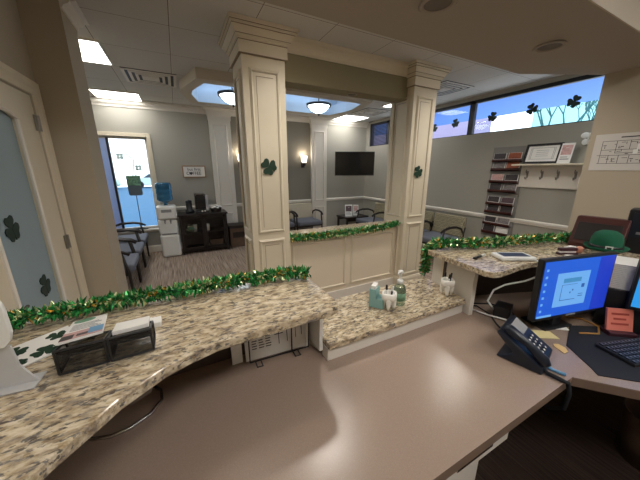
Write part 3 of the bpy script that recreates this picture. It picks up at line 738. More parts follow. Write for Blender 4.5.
# ------------------------------------------------------------------ window wall items
br = thing('brochure_rack', (4.445, 2.43, .52), 'grey wall rack with four pairs of dark leaflet ledges', 'rack')
MB().box(-.012, 0, -.235, .228, 0, 1.38).build('back_panel', 'rack', br)
zs = [.10, .24, .43, .56, .76, .90, 1.08, 1.21]
names = ['lowest', 'second from lowest', 'third from lowest', 'fourth from lowest', 'fourth from top', 'third from top', 'second from top', 'topmost']
pm = ['photo1', 'photo4', 'photo3', 'photo5', 'photo4', 'paper']
for i, z in enumerate(zs):
    MB().box(-.06, -.012, -.205, .205, z - .05, z - .035).box(-.06, -.053, -.205, .205, z - .05, z - .008).build('ledge', 'cherry', br)
    for s in (-1, 1):
        mt = 'photo2' if (i >= 6 and s < 0) else random.choice(pm)
        t = thing('leaflet', (4.417, 2.43 + s * .10 + random.uniform(-.01, .01), .52 + z - .034), 'leaflet bundle in the wall rack, %s ledge, %s half' % (names[i], 'near' if s < 0 else 'far'), 'leaflet', group='leaflets in the wall rack')
        Tm = Matrix.Rotation(R(8), 4, 'Y')
        MB().box(-.012, 0, -.09, .09, 0, .115, Tm).build('pages', 'paper', t)
        MB().box(-.0135, -.0125, -.085, .085, .03 * (i % 2), .113, Tm).build('cover', mt, t)
sh = thing('hook_shelf', (4.45, 1.86, 1.33), 'cream wall shelf with four coat hooks under the high window', 'shelf')
MB().box(-.20, 0, -.44, .41, .295, .318).build('shelf_board', 'trim', sh, bevel=.003)
MB().box(-.02, 0, -.36, .36, .02, .295).box(-.028, 0, -.37, .37, 0, .022).build('back_board', 'wtrim', sh)  # greyer trim colour on the board stands in for shade below the shelf
for y in (-.27, -.09, .09, .27):
    MB().tube([(-.02, y, .20), (-.05, y, .195), (-.065, y, .215), (-.06, y, .24)], .007).tube([(-.02, y, .16), (-.04, y, .12), (-.065, y, .115), (-.075, y, .145)], .007).box(-.025, -.019, y - .012, y + .012, .13, .22).build('hook', 'hooks', sh)
cf = thing('framed_certificate', (4.33, 1.97, 1.649), 'black framed certificate leaning on the hook shelf', 'certificate')
Tm = Matrix.Rotation(R(14), 4, 'Y')
MB().box(0, .014, -.19, .19, 0, .25, Tm).build('mat_board', 'paper', cf)
b = MB().box(-.008, .018, -.205, -.175, 0, .265, Tm).box(-.008, .018, .175, .205, 0, .265, Tm).box(-.008, .018, -.175, .175, 0, .028, Tm).box(-.008, .018, -.175, .175, .237, .265, Tm); b.build('frame', 'black', cf)
b = MB()
for a in (.14, .125): b.box(-.002, -.0005, -a, -a + .004, .06, .21, Tm).box(-.002, -.0005, a - .004, a, .06, .21, Tm).box(-.002, -.0005, -a, a, .06, .063, Tm).box(-.002, -.0005, -a, a, .207, .21, Tm)
for k in range(4): b.box(-.002, -.0005, -.07, .07, .10 + k * .025, .104 + k * .025, Tm)
b.build('print', 'grey', cf)
tent('leaflet_stand', 4.30, 1.70, 1.649, .13, .25, R(-90), 'upright white leaflet card beside the certificate on the hook shelf', 'photo3', 'card')
bf = thing('wall_ornament', (4.44, 1.55, 1.93), 'white butterfly ornament on the wall above the hook shelf', 'ornament')
for s in (-1, 1):
    for (a, z, sy, sz) in ((.038, .04, .042, .035), (.03, -.035, .03, .036)):
        b = MB(); b.sphere((-.015, s * a, z), (.006, sy, sz), 12, Matrix.Rotation(s * R(20), 4, 'Z')); b.build('wing', 'white', bf, True)
MB().sphere((-.015, 0, 0), (.01, .012, .07), 10).build('body', 'white', bf, True)
# floor plan sheet on the office wall
fp = thing('floor_plan_sheet', (3.728, .88, 1.735), 'printed floor plan sheet taped to the beige office wall', 'poster')
MB().box(-.003, 0, -.37, .37, -.168, .168).build('sheet', 'sheet', fp)
b = MB()
def ln(y0, y1, z0, z1): b.box(-.0042, -.0032, min(y0, y1), max(y0, y1), min(z0, z1), max(z0, z1))
t_ = .0035
X_ = lambda u: .37 - u   # u from the left
for u0, u1, z in ((.06, .68, .10), (.05, .68, -.105), (.06, .66, .02), (.04, .66, -.03), (.16, .60, -.01)): ln(X_(u0), X_(u1), z, z + t_)
for u, z0, z1 in ((.06, -.105, .10), (.16, -.01, .10), (.25, .02, .10), (.34, -.01, .10), (.44, .02, .10), (.55, -.01, .10), (.68, -.105, .10), (.12, -.105, -.03), (.19, -.105, -.03), (.26, -.105, -.03), (.34, -.105, -.03), (.42, -.105, -.03), (.50, -.105, -.03), (.59, -.105, -.03)): ln(X_(u), X_(u + t_), z0, z1)
for k in range(16):
    u = .07 + .04 * k; z = random.choice((.06, .045, -.065, .0, -.02)); ln(X_(u), X_(u + .022), z, z + .006)
ln(X_(.18), X_(.52), .128, .138)
for k in range(26):
    u = random.uniform(.07, .64); z = random.choice((.085, .07, .035, .005, -.045, -.055, -.075, -.09))
    if k % 2: ln(X_(u), X_(u + random.uniform(.015, .04)), z, z + .004)
    else: ln(X_(u), X_(u + .004), z, z + .02)
b.build('plan_lines', 'ink', fp)
b = MB().box(-.0055, -.0045, .04, .07, .02, .07).box(-.0055, -.0045, .06, .09, -.02, .02); b.build('sticker', 'white', fp)

# ------------------------------------------------------------------ shamrocks
def shamrock_poly(r):
    leaves = []
    for a in (90, 90 + 122, 90 - 122):
        pts = [(0, 0), (.40, .26), (.66, .56), (.66, .88), (.38, 1.04), (.0, .94), (-.38, 1.04), (-.66, .88), (-.66, .56), (-.40, .26)]
        c_, s_ = math.cos(R(a - 90)), math.sin(R(a - 90))
        leaves.append([((x * c_ - y * s_) * r, (x * s_ + y * c_) * r) for x, y in pts])
    stem = [(-.05 * r, 0), (.05 * r, 0), (.16 * r, -.95 * r), (.02 * r, -1.0 * r)]
    return leaves + [stem]
def shamrock(x, y, z, r, face, tilt, label, material='sham', group='felt shamrock cutouts'):
    t = thing('shamrock', (x, y, z), label, 'shamrock', group=group)
    b = MB()
    for i, p in enumerate(shamrock_poly(r)): b.prism(p, .001, .004 + .0004 * i, face @ Matrix.Rotation(R(tilt), 4, 'Z'))
    o = b.build('cutout', material, t); return t
shamrock(.765, 2.513, 1.60, .070, RX90, 48, 'dark green shamrock cutout on the near cream column')
shamrock(2.685, 2.513, 1.545, .068, RX90, 22, 'dark green shamrock cutout on the column right of the half wall')
shamrock(-.825, 2.01, 1.27, .066, FACE_PX, 10, 'dark green shamrock cutout on the frosted door, upper one', 'shamd')
shamrock(-.825, 2.185, .87, .064, FACE_PX, 12, 'dark green shamrock cutout on the frosted door, lower one', 'shamd')
for y, z, tl, lb in ((3.90, 2.34, 0, 'behind the right column'), (3.45, 2.366, 10, 'left of the black mullion'), (2.80, 2.371, -14, 'just right of the black mullion'), (2.26, 2.39, 25, 'second from the right end'), (1.80, 2.392, -30, 'nearest the beige office wall')):
    shamrock(4.498, y, z, .068, FACE_MX, tl, 'dark green shamrock on the high window, ' + lb, 'shamd', 'shamrocks on the high window')

# ------------------------------------------------------------------ garlands
def garland(name, path, rad, n, label):
    t = thing(name, path[0], label, 'garland', group='green tinsel garlands'); o = Vector(path[0])
    P = [Vector(p) - o for p in path]
    seg = [(P[i + 1] - P[i]).length for i in range(len(P) - 1)]; tot = sum(seg)
    def pt(s):
        for i, l in enumerate(seg):
            if s <= l or i == len(seg) - 1: return P[i].lerp(P[i + 1], min(1, s / l)), (P[i + 1] - P[i]).normalized()
            s -= l
    bs = {'green': MB(), 'dgreen': MB(), 'lime': MB()}
    MB().tube(P, rad * .18, 6).build('cord', 'dgreen', t)
    for k in range(n):
        p, d = pt(random.random() * tot); p = p + Vector((random.uniform(-1, 1), random.uniform(-1, 1), random.uniform(-.3, .6))) * rad * .25
        a = d.cross(Vector((random.uniform(-1, 1), random.uniform(-1, 1), random.uniform(-1, 1)))).normalized()
        dirv = (a + d * random.uniform(-.6, .6)).normalized()
        L_ = rad * random.uniform(.55, 1.15); wd = rad * random.uniform(.12, .22)
        key = random.choices(('green', 'dgreen', 'lime', 'gold'), (.45, .28, .19, .08))[0]
        side = dirv.cross(Vector((random.uniform(-1, 1), random.uniform(-1, 1), random.uniform(-1, 1)))).normalized(); nm = side.cross(dirv)
        gold = key == 'gold'; bm = bs['lime' if gold else key].bm
        base = p + dirv * rad * .1; mid = p + dirv * L_ * .55 + nm * L_ * .12; tip = p + dirv * L_
        v = [bm.verts.new(q) for q in (base, mid + side * wd, tip, mid - side * wd, mid + nm * wd * .5)]
        for fv in ((0, 1, 4), (1, 2, 4), (2, 3, 4), (3, 0, 4), (0, 3, 2, 1)): bm.faces.new([v[q] for q in fv]).material_index = 1 if gold else 0
    for kx, nm_ in (('green', 'tinsel'), ('dgreen', 'dark_tinsel'), ('lime', 'pale_sequins')):
        o_ = bs[kx].build(nm_, kx, t)
        if kx == 'lime': o_.data.materials.append(M['gold'])
    return t
garland('garland', [(-.62, 1.145, 1.105), (-.45, 1.14, 1.11), (-.2, 1.15, 1.105), (.05, 1.135, 1.11), (.30, 1.135, 1.105), (.44, 1.115, 1.105), (.495, 1.08, 1.105)], .037, 2500, 'green tinsel garland along the back edge of the long granite counter')
garland('garland', [(.99, 2.578, .875), (1.35, 2.575, .86), (1.8, 2.575, .862), (2.2, 2.575, .87), (2.47, 2.58, .90)], .056, 1900, 'green tinsel garland draped along the half wall ledge')
gp = [rcp(.0, .05), rcp(.0, .0), rcp(.25, -.03), rcp(.55, -.04), rcp(.85, -.03), rcp(1.12, -.05)]
garland('garland', [(1.515, 1.27, .85), (1.51, 1.265, .94), (1.50, 1.25, 1.04), (gp[1][0] + .06, gp[1][1] - .02, 1.115)] + [(x, y, 1.108) for x, y in gp[2:]], .042, 2400, 'green tinsel garland on the angled counter, one end hanging down its side')

# ------------------------------------------------------------------ items on the long counter
def wire_box(x, y, w, d, label):
    t = thing('brochure_holder', (x, y, 1.0715), label, 'holder', R(2), 'black mesh brochure holders')
    h, hb, r = .070, .048, .0032; b = MB()
    C4 = [(-w / 2, 0, h), (w / 2, 0, h), (w / 2, d, hb), (-w / 2, d, hb)]
    for i in range(4):
        p, q = C4[i], C4[(i + 1) % 4]
        b.tube([(p[0], p[1], r), (q[0], q[1], r)], r, 6).tube([p, q], r, 6).tube([(p[0], p[1], r), p], r, 6)
    b.build('wire_frame', 'black', t)
    b = MB().box(-w / 2, w / 2, -.0006, .0006, r, h).box(-w / 2, w / 2, d - .0006, d + .0006, r, hb)
    for sx in (-1, 1): b.prism([(0, r), (d, r), (d, hb), (0, h)], sx * w / 2 - .0006, sx * w / 2 + .0006, Matrix(((0, 0, 1, 0), (1, 0, 0, 0), (0, 1, 0, 0), (0, 0, 0, 1))))
    b.build('mesh_panel', 'mesh', t)
    MB().box(-w / 2 + .004, w / 2 - .004, 0, .040, -.006, 0, Matrix.Translation((0, .004, h - .003)) @ Matrix.Rotation(R(-38), 4, 'X')).build('tilted_rest', 'black', t)
    return t
wire_box(-.275, .812, .100, .085, 'black mesh holder with a tall brochure, left of the pair')
wire_box(-.169, .815, .098, .085, 'black mesh holder with short cards, right of the pair')
Tm = Matrix.Rotation(R(-104), 4, 'X')
mg = thing('brochure', (-.281, .852, 1.1415), 'pink and blue printed brochure lying back from the left mesh holder', 'brochure', R(10))
MB().box(-.046, .046, -.003, .003, 0, .265, Tm).build('pages', 'paper', mg)
MB().box(-.045, .045, -.0042, -.0032, .005, .085, Tm).build('photograph', 'photo3', mg)
MB().box(.012, .045, -.0050, -.0044, .02, .09, Tm).build('blue_panel', 'skyblue', mg)
MB().box(-.045, -.018, -.0050, -.0044, .005, .05, Tm).box(-.012, .012, -.0050, -.0044, .02, .045, Tm).build('dark_panel', 'photo4', mg)
MB().lathe([(0, 0), (.028, 0), (.028, .0006), (0, .0006)], (0, 0, 0), 20, Tm @ Matrix.Translation((-.012, -.0033, .235)) @ RX90).build('green_emblem', 'clover', mg)
b = MB()
for k in range(5): b.box(-.036, .036 - .008 * (k % 3), -.0040, -.0032, .105 + .018 * k, .111 + .018 * k, Tm)
b.build('lettering', 'grey', mg)
bc = tag(MB().box(-.044, .044, 0, .085, 0, .012).build('card_stack', 'paper', bevel=.002), 'short stack of white cards in the right mesh holder', 'cards'); bc.location = (-.171, .853, 1.128); bc.rotation_euler = (R(-12), 0, R(4))
sp = tag(MB().box(-.035, .035, .0, .045, 0, .018).build('card_box', 'paper', bevel=.002), 'small white card box standing behind the right mesh holder', 'cards'); sp.location = (-.142, .945, 1.0715)
nk = thing('shamrock_napkin', (-.415, .985, 1.0712), 'white napkin printed with green shamrocks beside the mesh holders', 'napkin', R(35))
MB().box(-.085, .085, -.07, .07, 0, .003).build('sheet', 'paper', nk)
b = MB()
for (x, y, r_, a) in ((-.05, .03, .028, 0), (.045, .03, .024, 40), (-.005, -.035, .027, 100), (.055, -.038, .020, 10), (-.06, -.042, .018, 70)):
    for p in shamrock_poly(r_): b.prism(p, .0032, .0038, Matrix.Translation((x, y, 0)) @ Matrix.Rotation(R(a), 4, 'Z'))
b.build('print', 'sham', nk)
sg = thing('sign_holder', (-.44, .82, 1.0712), 'pale acrylic sign holder seen from behind at the left edge of counter', 'sign holder', R(-4))
b = MB(); b.prism([(-.14, .003), (.078, .003), (.066, .02), (.050, .055), (.046, .11), (-.14, .11)], -.003, .003, RX90); b.build('base_panel', 'clear', sg)
b = MB(); pts = [(-.16, .112), (.042, .112), (.054, .125), (.060, .145)] + [(.060 - .045 * (1 - math.cos(R(a))), .20 + .06 * math.sin(R(a))) for a in range(0, 91, 15)] + [(-.16, .26)]
b.prism(pts, -.006, .006, at(0, -.008, 0, RX90)); b.build('back_plate', 'white', sg, bevel=.002)
MB().box(-.14, .078, -.03, .03, 0, .003).build('foot', 'clear', sg)
# cable on the desk under the counter
tag(MB().tube([(-.19, 1.10, .7445), (-.155, 1.05, .7445), (-.15, 1.0, .7445), (-.18, .95, .7445), (-.235, .917, .7445), (-.29, .91, .7445), (-.34, .925, .7445), (-.38, .96, .7445)], .006).build('cable', 'steel', None, True), 'silver cable looping on the desk below the long counter', 'cable')
# calendar sheets under the counter
cl = thing('schedule_stand', (.34, 1.045, .741), 'wire stand holding printed white sheets under the long counter', 'stand', R(-3))
Tm = Matrix.Rotation(R(-8), 4, 'X')
MB().box(-.165, .13, -.002, .002, .006, .26, Tm).build('sheet', 'paper', cl)
b = MB()
for k in range(15):
    for c_ in range(3): b.box(-.135 + c_ * .031, -.135 + c_ * .031 + random.uniform(.018, .027), -.0034, -.0022, .055 + k * .012, .059 + k * .012, Tm)
for k in range(12): b.box(-.03, .005 + .015 * random.random(), -.0034, -.0022, .10 + k * .012, .104 + k * .012, Tm)
for x in (-.012, .028, .05, .07, .10): b.box(x, x + .003, -.0034, -.0022, .05 + .2 * abs(x), .25, Tm)
b.build('lettering', 'ink', cl)
b = MB(); pts = [(-.15, -.012, .006), (-.15, -.016, .23), (-.135, -.012, .252), (.115, -.012, .252), (.13, -.016, .23), (.13, -.012, .006)]
b.tube(pts, .003).tube([(-.15, -.012, .006), (.13, -.012, .006)], .003).tube([(.045, -.012, .006), (.045, -.016, .25)], .003)
b.build('wire_frame', 'black', cl)
for x in (-.115, .06):
    MB().tube([(x - .012, -.012, .006), (x - .01, -.05, .003), (x + .014, -.05, .003), (x + .012, -.012, .006)], .003).build('foot', 'black', cl)
tag(MB().box(0, .045, -.002, .002, 0, .26).build('loose_sheet', 'paper'), 'narrow white sheet leaning left of the schedule stand', 'paper').location = (.118, 1.07, .7415)
tag(MB().box(0, .02, -.002, .002, 0, .22).build('loose_sheet', 'paper'), 'thin strip of white paper squeezed against the end panel', 'paper').location = (.455, 1.03, .7415)

# ------------------------------------------------------------------ items on the ledge
def tooth(x, y, label, items):
    t = thing('tooth_holder', (x, y, .8345), label, 'pen holder', group='white molar shaped pen holders')
    me = MB(); n = 20; rings = []
    prof = [(.028, .052), (.040, .060), (.045, .078), (.043, .094), (.035, .099), (.029, .092), (.026, .055)]
    for r, z in prof: rings.append([me.bm.verts.new((r * math.cos(2 * PI * k / n) * (1 + .07 * math.cos(8 * PI * k / n)), r * .92 * math.sin(2 * PI * k / n) * (1 + .07 * math.cos(8 * PI * k / n)), z)) for k in range(n)])
    for i in range(len(rings) - 1):
        for k in range(n): me.bm.faces.new((rings[i][k], rings[i][(k + 1) % n], rings[i + 1][(k + 1) % n], rings[i + 1][k]))
    me.bm.faces.new(rings[-1]); me.bm.faces.new(rings[0])
    me.build('crown', 'cer', t, True)
    for a in (45, 135, 225, 315):
        cx, cy = math.cos(R(a)), math.sin(R(a))
        MB().tube([(.020 * cx, .020 * cy, .070), (.026 * cx, .025 * cy, .048), (.029 * cx, .028 * cy, .024), (.027 * cx, .026 * cy, .0)], [.019, .015, .011, .005], 10).build('root', 'cer', t, True)
    return t
tooth(.950, 1.012, 'white molar shaped pen holder in front of the soap bottle', 2)
tooth(1.385, .985, 'white molar shaped pen holder beside the angled counter end panel', 3)
def pen(x, y, z, lean, ang, m1, label):
    p = thing('pen', (x, y, z), label, 'pen', group='pens in the molar holders', rot=(R(lean), 0, R(ang)))
    MB().cyl((0, 0, .0), (0, 0, .052), .0055).build('barrel', m1, p); MB().cyl((0, 0, .053), (0, 0, .080), .0062, .005).build('cap', 'black' if m1 != 'black' else 'white', p)
pen(.956, 1.006, .8905, 6, 40, 'black', 'dark pen in the molar holder by the soap')
pen(.940, 1.020, .8905, 8, 160, 'white', 'white pen in the molar holder by the soap')
pen(1.382, 1.0, .8905, 6, 150, 'white', 'white pen in the molar holder by the end panel, left')
pen(1.378, .98, .8905, 7, 20, 'white', 'white pen in the molar holder by the end panel, middle')
pen(1.398, .985, .8905, 10, 80, 'navy', 'navy pen in the molar holder by the end panel, right')
tb = thing('card_box', (.918, 1.068, .8345), 'teal stepped card dispenser box on the low ledge', 'box', R(35))
MB().box(-.035, .035, -.04, .0, 0, .055).box(-.035, .035, .0, .04, 0, .105).build('box', 'teal', tb, bevel=.002)
MB().box(-.028, .028, .008, .034, .1055, .125).build('cards', 'paper', tb)
sb = thing('soap_bottle', (1.04, 1.03, .8345), 'clear green soap bottle with white pump on the low ledge', 'bottle')
MB().lathe([(0, 0), (.034, 0), (.036, .005), (.036, .09), (.03, .11), (.015, .12), (.015, .125), (0, .125)], n=24).build('bottle', 'soapg', sb, True)
MB().lathe([(0, .126), (.017, .126), (.017, .145), (.010, .148), (.006, .15), (.006, .185), (.014, .187), (.015, .20), (0, .203)], n=16).tube([(0, 0, .195), (-.03, -.015, .197), (-.038, -.02, .19)], .005).build('pump', 'white', sb, True)
MB().lathe([(.0363, .03), (.0368, .03), (.0368, .075), (.0363, .075)], n=24).build('label', 'clover', sb, True)

# ------------------------------------------------------------------ items on the angled counter
pn = thing('marker_pen', (1.475, .90, 1.0785), 'black and white marker pen lying on the angled counter', 'pen', R(6))
MB().cyl((0, 0, 0), (.075, 0, 0), .0075, n=12).build('barrel', 'black', pn, True); MB().cyl((.076, 0, 0), (.115, 0, 0), .0085, n=12).build('cap', 'white', pn, True)
ty = thing('signature_pad', (1.70, .81, 1.0715), 'white electronic signature pad with dark window on the angled counter', 'tablet', A + R(-12))
MB().box(-.10, .10, -.055, .055, 0, .022).build('housing', 'white', ty, bevel=.008); MB().box(-.075, .075, -.035, .035, .0222, .0235).build('screen', 'navy', ty)
# cables of the pad
tag(MB().tube([(1.735, .785, 1.083), (1.755, .75, 1.080), (1.755, .70, 1.075), (1.748, .685, 1.05), (1.745, .695, .985), (1.72, .735, .95), (1.65, .80, .915), (1.60, .83, .88), (1.575, .84, .81), (1.60, .80, .755), (1.63, .775, .747)], .0055).build('cable', 'white', None, True), 'white cable dropping from the signature pad down to the desk', 'cable')
og = thing('file_organizer', (2.37, .67, 1.0715), 'dark cherry wood slanted file box on the angled counter', 'organizer', R(-84))
MB().prism([(-.02, 0), (.12, 0), (.12, .20), (.06, .20), (-.02, .03)], -.13, .12, Matrix(((0, 0, 1, 0), (1, 0, 0, 0), (0, 1, 0, 0), (0, 0, 0, 1)))).build('box', 'cherry', og, bevel=.006)
Tm = Matrix.Translation((0, -.02, .032)) @ Matrix.Rotation(R(-25.2), 4, 'X')
MB().box(-.11, .10, -.006, -.001, .02, .145, Tm).build('front_panel', 'dwood', og, bevel=.003)
ht = thing('note_block', (2.235, .585, 1.0715), 'white memo block under the green felt hat', 'notepad', R(10))
MB().box(-.05, .05, -.05, .05, 0, .03).build('pad', 'paper', ht); MB().box(-.05, .05, -.05, .05, .0303, .034).build('top_sheet', 'sheet', ht)
ht = thing('green_hat', (2.235, .585, 1.107), 'green felt bowler hat with black band and white buckle', 'hat', R(20), sc=.74)
MB().lathe([(0, .0), (.07, .0), (.105, .006), (.128, .022), (.134, .038), (.126, .034), (.105, .018), (.096, .018), (.097, .05), (.095, .095), (.080, .138), (.046, .160), (0, .167)], n=30).build('felt', 'hat', ht, True)
MB().lathe([(.0965, .020), (.1, .020), (.1, .048), (.0965, .048)], n=30).build('band', 'black', ht, True)
b = MB(); T = Matrix.Rotation(R(-172), 4, 'Z') @ Matrix.Translation((.100, 0, .034)) @ Matrix.Rotation(R(90), 4, 'Z') @ RX90
for x0, x1, y0, y1 in ((-.022, .022, .012, .019), (-.022, .022, -.019, -.012), (-.022, -.014, -.012, .012), (.014, .022, -.012, .012)): b.box(x0, x1, y0, y1, -.004, .004, T)
b.build('buckle', 'white', ht)
st = thing('stapler', (2.08, .70, 1.0715), 'small maroon stapler with peach end beside the green hat', 'stapler', R(-28))
MB().box(-.06, .06, -.016, .016, 0, .012).box(-.055, .05, -.014, .014, .022, .042).build('arm', 'maroon', st, bevel=.005); MB().sphere((.07, 0, .03), (.022, .018, .022), 12).build('end_cap', 'skin', st, True); MB().box(-.05, .045, -.01, .01, .012, .022).build('spring', 'paper', st)
tag(MB().box(-.05, .05, -.02, .02, 0, .014).build('eraser', 'paper', bevel=.005), 'white eraser block lying against the cherry file box', 'eraser').location = (2.24, .745, 1.0715)
bp_ = thing('label_printer', (2.52, .49, 1.0715), 'black desktop unit at the right edge beyond the green hat', 'printer', R(-80))
MB().box(-.10, .10, -.05, .09, 0, .27).build('housing', 'black', bp_, bevel=.008); MB().box(-.08, .08, -.053, -.051, .10, .25).build('front_glass', 'navy', bp_); MB().box(-.05, .0, -.0545, -.0535, .12, .135).build('badge', 'grey', bp_)
tag(MB().prism([(-.02, -.05), (.02, -.06), (.05, .0), (.01, .03)], 0, .012).build('candy_dish', 'paper', bevel=.003), 'crumpled pale paper scrap on the angled counter by the monitor', 'paper').location = (2.0, .66, 1.0715)

# ------------------------------------------------------------------ monitors and desk items
def monitor(loc, rz, w, h, base, label, scr):
    t = thing('monitor', (loc[0], loc[1], .741), label, 'monitor', rz, 'desk monitors')
    z0 = loc[2] - .741
    Tm = Matrix.Translation((0, 0, z0)) @ Matrix.Rotation(R(-1.5), 4, 'X')
    MB().box(-w / 2 - .012, w / 2 + .012, 0, .03, -.018, h + .012, Tm).box(-w * .3, w * .3, .03, .05, h * .25, h * .8, Tm).build('housing', 'black', t, bevel=.004)
    s = MB().box(-w / 2, w / 2, -.002, -.0005, 0, h, Tm).build('screen', scr, t)
    MB().box(-.03, .03, .05, .075, 0, z0 + h * .55).build('stand', 'black', t)
    MB().box(-.10, .10, .03, .17, 0, .012).build('base', 'black', t, bevel=.005)
    return t, s, Tm
mt, ms, Tm = monitor((1.732, .512, .858), R(-12.5), .478, .294, 0, 'desk monitor showing a blue desktop with a pale open window', 'screen')
def scr(x0, x1, z0, z1, m_, nm, lay=0): MB().box(x0, x1, -.0032 - .0004 * lay, -.0022 - .0004 * lay, z0, z1, Tm).build(nm, m_, ms)
scr(.13, .237, 0, .292, 'scrnavy', 'wallpaper_shade')
scr(-.145, .075, .048, .228, 'scrwin', 'app_window')
scr(-.10, .02, .175, .198, 'scrtl', 'window_banner', 1)
for k in range(7): scr(-.225, -.212, .03 + .036 * k, .042 + .036 * k, 'scrwin', 'desktop_icon')
for a in ((-.105, -.102, .08, .165), (-.105, .0, .080, .083), (-.105, .0, .163, .165), (-.045, -.038, .115, .124), (-.03, -.022, .128, .137), (.018, .05, .092, .096), (.018, .05, .104, .107), (.03, .05, .14, .16)): scr(*a, 'scrdk', 'window_content', 1)
scr(-.237, -.14, 0, .011, 'scrwin', 'task_bar', 1)
b = MB().box(-.03, .035, -.0012, -.0004, -.015, -.004, Tm); b.build('badge', 'grey', mt)
mt2, ms2, Tm = monitor((2.095, .16, .90), R(-62), .474, .29, 0, 'second desk monitor with a cyan screen, cut off by the photo edge', 'screen2')
# paper trays between the monitors
pt_ = thing('paper_tray', (2.135, .435, .741), 'stack of white papers on a black tray tower behind the monitors', 'tray', R(-70))
MB().box(-.10, .10, -.11, .11, 0, .215).build('tray_tower', 'black', pt_, bevel=.004)
b = MB()
for k in range(14): b.box(-.085 + random.uniform(-.006, .006), .085 + random.uniform(-.006, .006), -.10, .10, .218 + .0098 * k, .2255 + .0098 * k)
b.build('papers', 'paper', pt_)
dm = thing('desk_mat', (1.9, .20, .741), 'large black desk mat under the keyboard', 'mat')
MB().prism([(x - 1.9, y - .20) for x, y in ((1.60, .455), (1.50, .33), (1.47, .30), (1.60, .18), (1.78, -.10), (2.2, -.02), (2.2, .30), (1.83, .53))][::-1], 0, .003).build('mat', 'soft', dm)
kb = thing('keyboard', (1.895, .25, .7445), 'black full size keyboard on the desk mat', 'keyboard', R(-18))
MB().prism([(-.215, -.075), (.215, -.075), (.22, .07), (.21, .08), (-.21, .08), (-.22, .07)], 0, .014).build('case', 'black', kb, bevel=.003)
M['key'] = mat('key_plastic', rgb(50, 54, 66), .4)
M['legend'] = mat('key_legend', rgb(128, 134, 146), .6)
b = MB(); lg_ = MB(); nkeys = 0
for r_ in range(6):
    y = .060 - r_ * .0235 - (0.004 if r_ else 0)
    x = -.205
    while x < .19:
        wk = .017 if not (r_ == 5 and -.12 < x < 0) else .11
        b.box(x, x + wk, y - .009, y + .009, .0145, .0195)
        lg_.box(x + .004, x + .009, y - .001, y + .005, .0196, .0199)
        x += wk + .0035
kk = b.build('keys', 'key', kb); kk['kind'] = 'stuff'
k2 = lg_.build('key_legends', 'legend', kb); k2['kind'] = 'stuff'
ph = thing('desk_phone', (1.335, .528, .741), 'dark desk telephone with handset beside the blue monitor', 'telephone', R(14))
TYZ2 = Matrix(((0, 0, 1, 0), (1, 0, 0, 0), (0, 1, 0, 0), (0, 0, 0, 1)))
MB().prism([(-.10, 0), (-.10, .025), (.075, .135), (.09, .125), (-.06, .012), (.09, 0), (.095, -.0)][::1] if False else [(-.10, .0), (-.10, .028), (.07, .135), (.088, .118), (.01, .045), (.075, .0)], -.105, .105, TYZ2).build('body', 'navy', ph, bevel=.008)
Tp = Matrix.Translation((0, -.10, .030)) @ Matrix.Rotation(R(32.2), 4, 'X')
MB().tube([(-.078, .0, .012), (-.078, .02, .018), (-.078, .10, .026), (-.078, .18, .018), (-.078, .20, .012)], [.016, .023, .016, .023, .016], 12).build('handset', 'navy', ph, True).matrix_local = Tp
b = MB()
for i in range(3):
    for j in range(4): b.box(-.012 + i * .026, .006 + i * .026, .025 + j * .021, .038 + j * .021, .001, .007)
b.build('keypad', 'key', ph).matrix_local = Tp
b = MB()
for i in range(3):
    for j in range(4): b.box(-.008 + i * .026, .002 + i * .026, .028 + j * .021, .0355 + j * .021, .0072, .0078)
b.build('key_numbers', 'wtrim', ph).matrix_local = Tp
MB().box(-.03, .085, .125, .185, .001, .004).build('display', 'grey', ph).matrix_local = Tp
tag(MB().tube([(1.31, .452, .752), (1.30, .425, .752), (1.285, .40, .75), (1.29, .36, .75), (1.30, .335, .745), (1.305, .325, .70), (1.31, .33, .62), (1.36, .39, .54), (1.44, .50, .52)], .0085).build('cord', 'soft', None, True), 'thick black phone cord hanging over the desk edge', 'cord')
tag(MB().tube([(1.335, .448, .7485), (1.33, .40, .748), (1.345, .36, .748)], .0065).build('cable', 'skyblue', None, True), 'short blue grey plug of the phone cable on the desk', 'cable')
for nm, mt_, poly_, lb in (('sticky_note', 'yellow', [(-.05, -.03), (.045, -.045), (.05, .02), (-.045, .04)], 'pale yellow paper slip beside the telephone'), ('paper_figure', 'tan', [(-.03, -.028), (.0, -.03), (.025, -.01), (.03, .02), (.01, .032), (-.01, .02)], 'small tan paper cutout near the desk mat corner'), ('business_card', 'paper', [(-.055, -.02), (.05, -.035), (.06, .02), (-.045, .035)], 'white printed card under the blue monitor')):
    o = tag(MB().prism(poly_, 0, .003).build(nm, mt_), lb, 'note')
    o.location = {'sticky_note': (1.61, .555, .7412), 'paper_figure': (1.545, .458, .7412), 'business_card': (1.745, .562, .7412)}[nm]
    o.rotation_euler = (0, 0, R({'sticky_note': -25, 'paper_figure': 0, 'business_card': -30}[nm]))
rn = thing('note_block', (1.955, .375, .741), 'pink note pad with red writing on a dark stand', 'notepad', R(-38))
Tn = Matrix.Translation((0, 0, .012)) @ Matrix.Rotation(R(-14), 4, 'X')
MB().box(-.062, .062, -.03, .035, 0, .022).build('stand', 'maroon', rn, bevel=.004)
MB().box(-.058, .058, -.004, .008, .010, .125, Tn).build('pad', 'pink', rn)
b = MB()
for k in range(3): b.box(-.04 + .01 * (k % 2), .038 - .012 * (k == 1), -.0052, -.0042, .04 + k * .026, .050 + k * .026, Tn)
b.build('lettering', 'redink', rn)
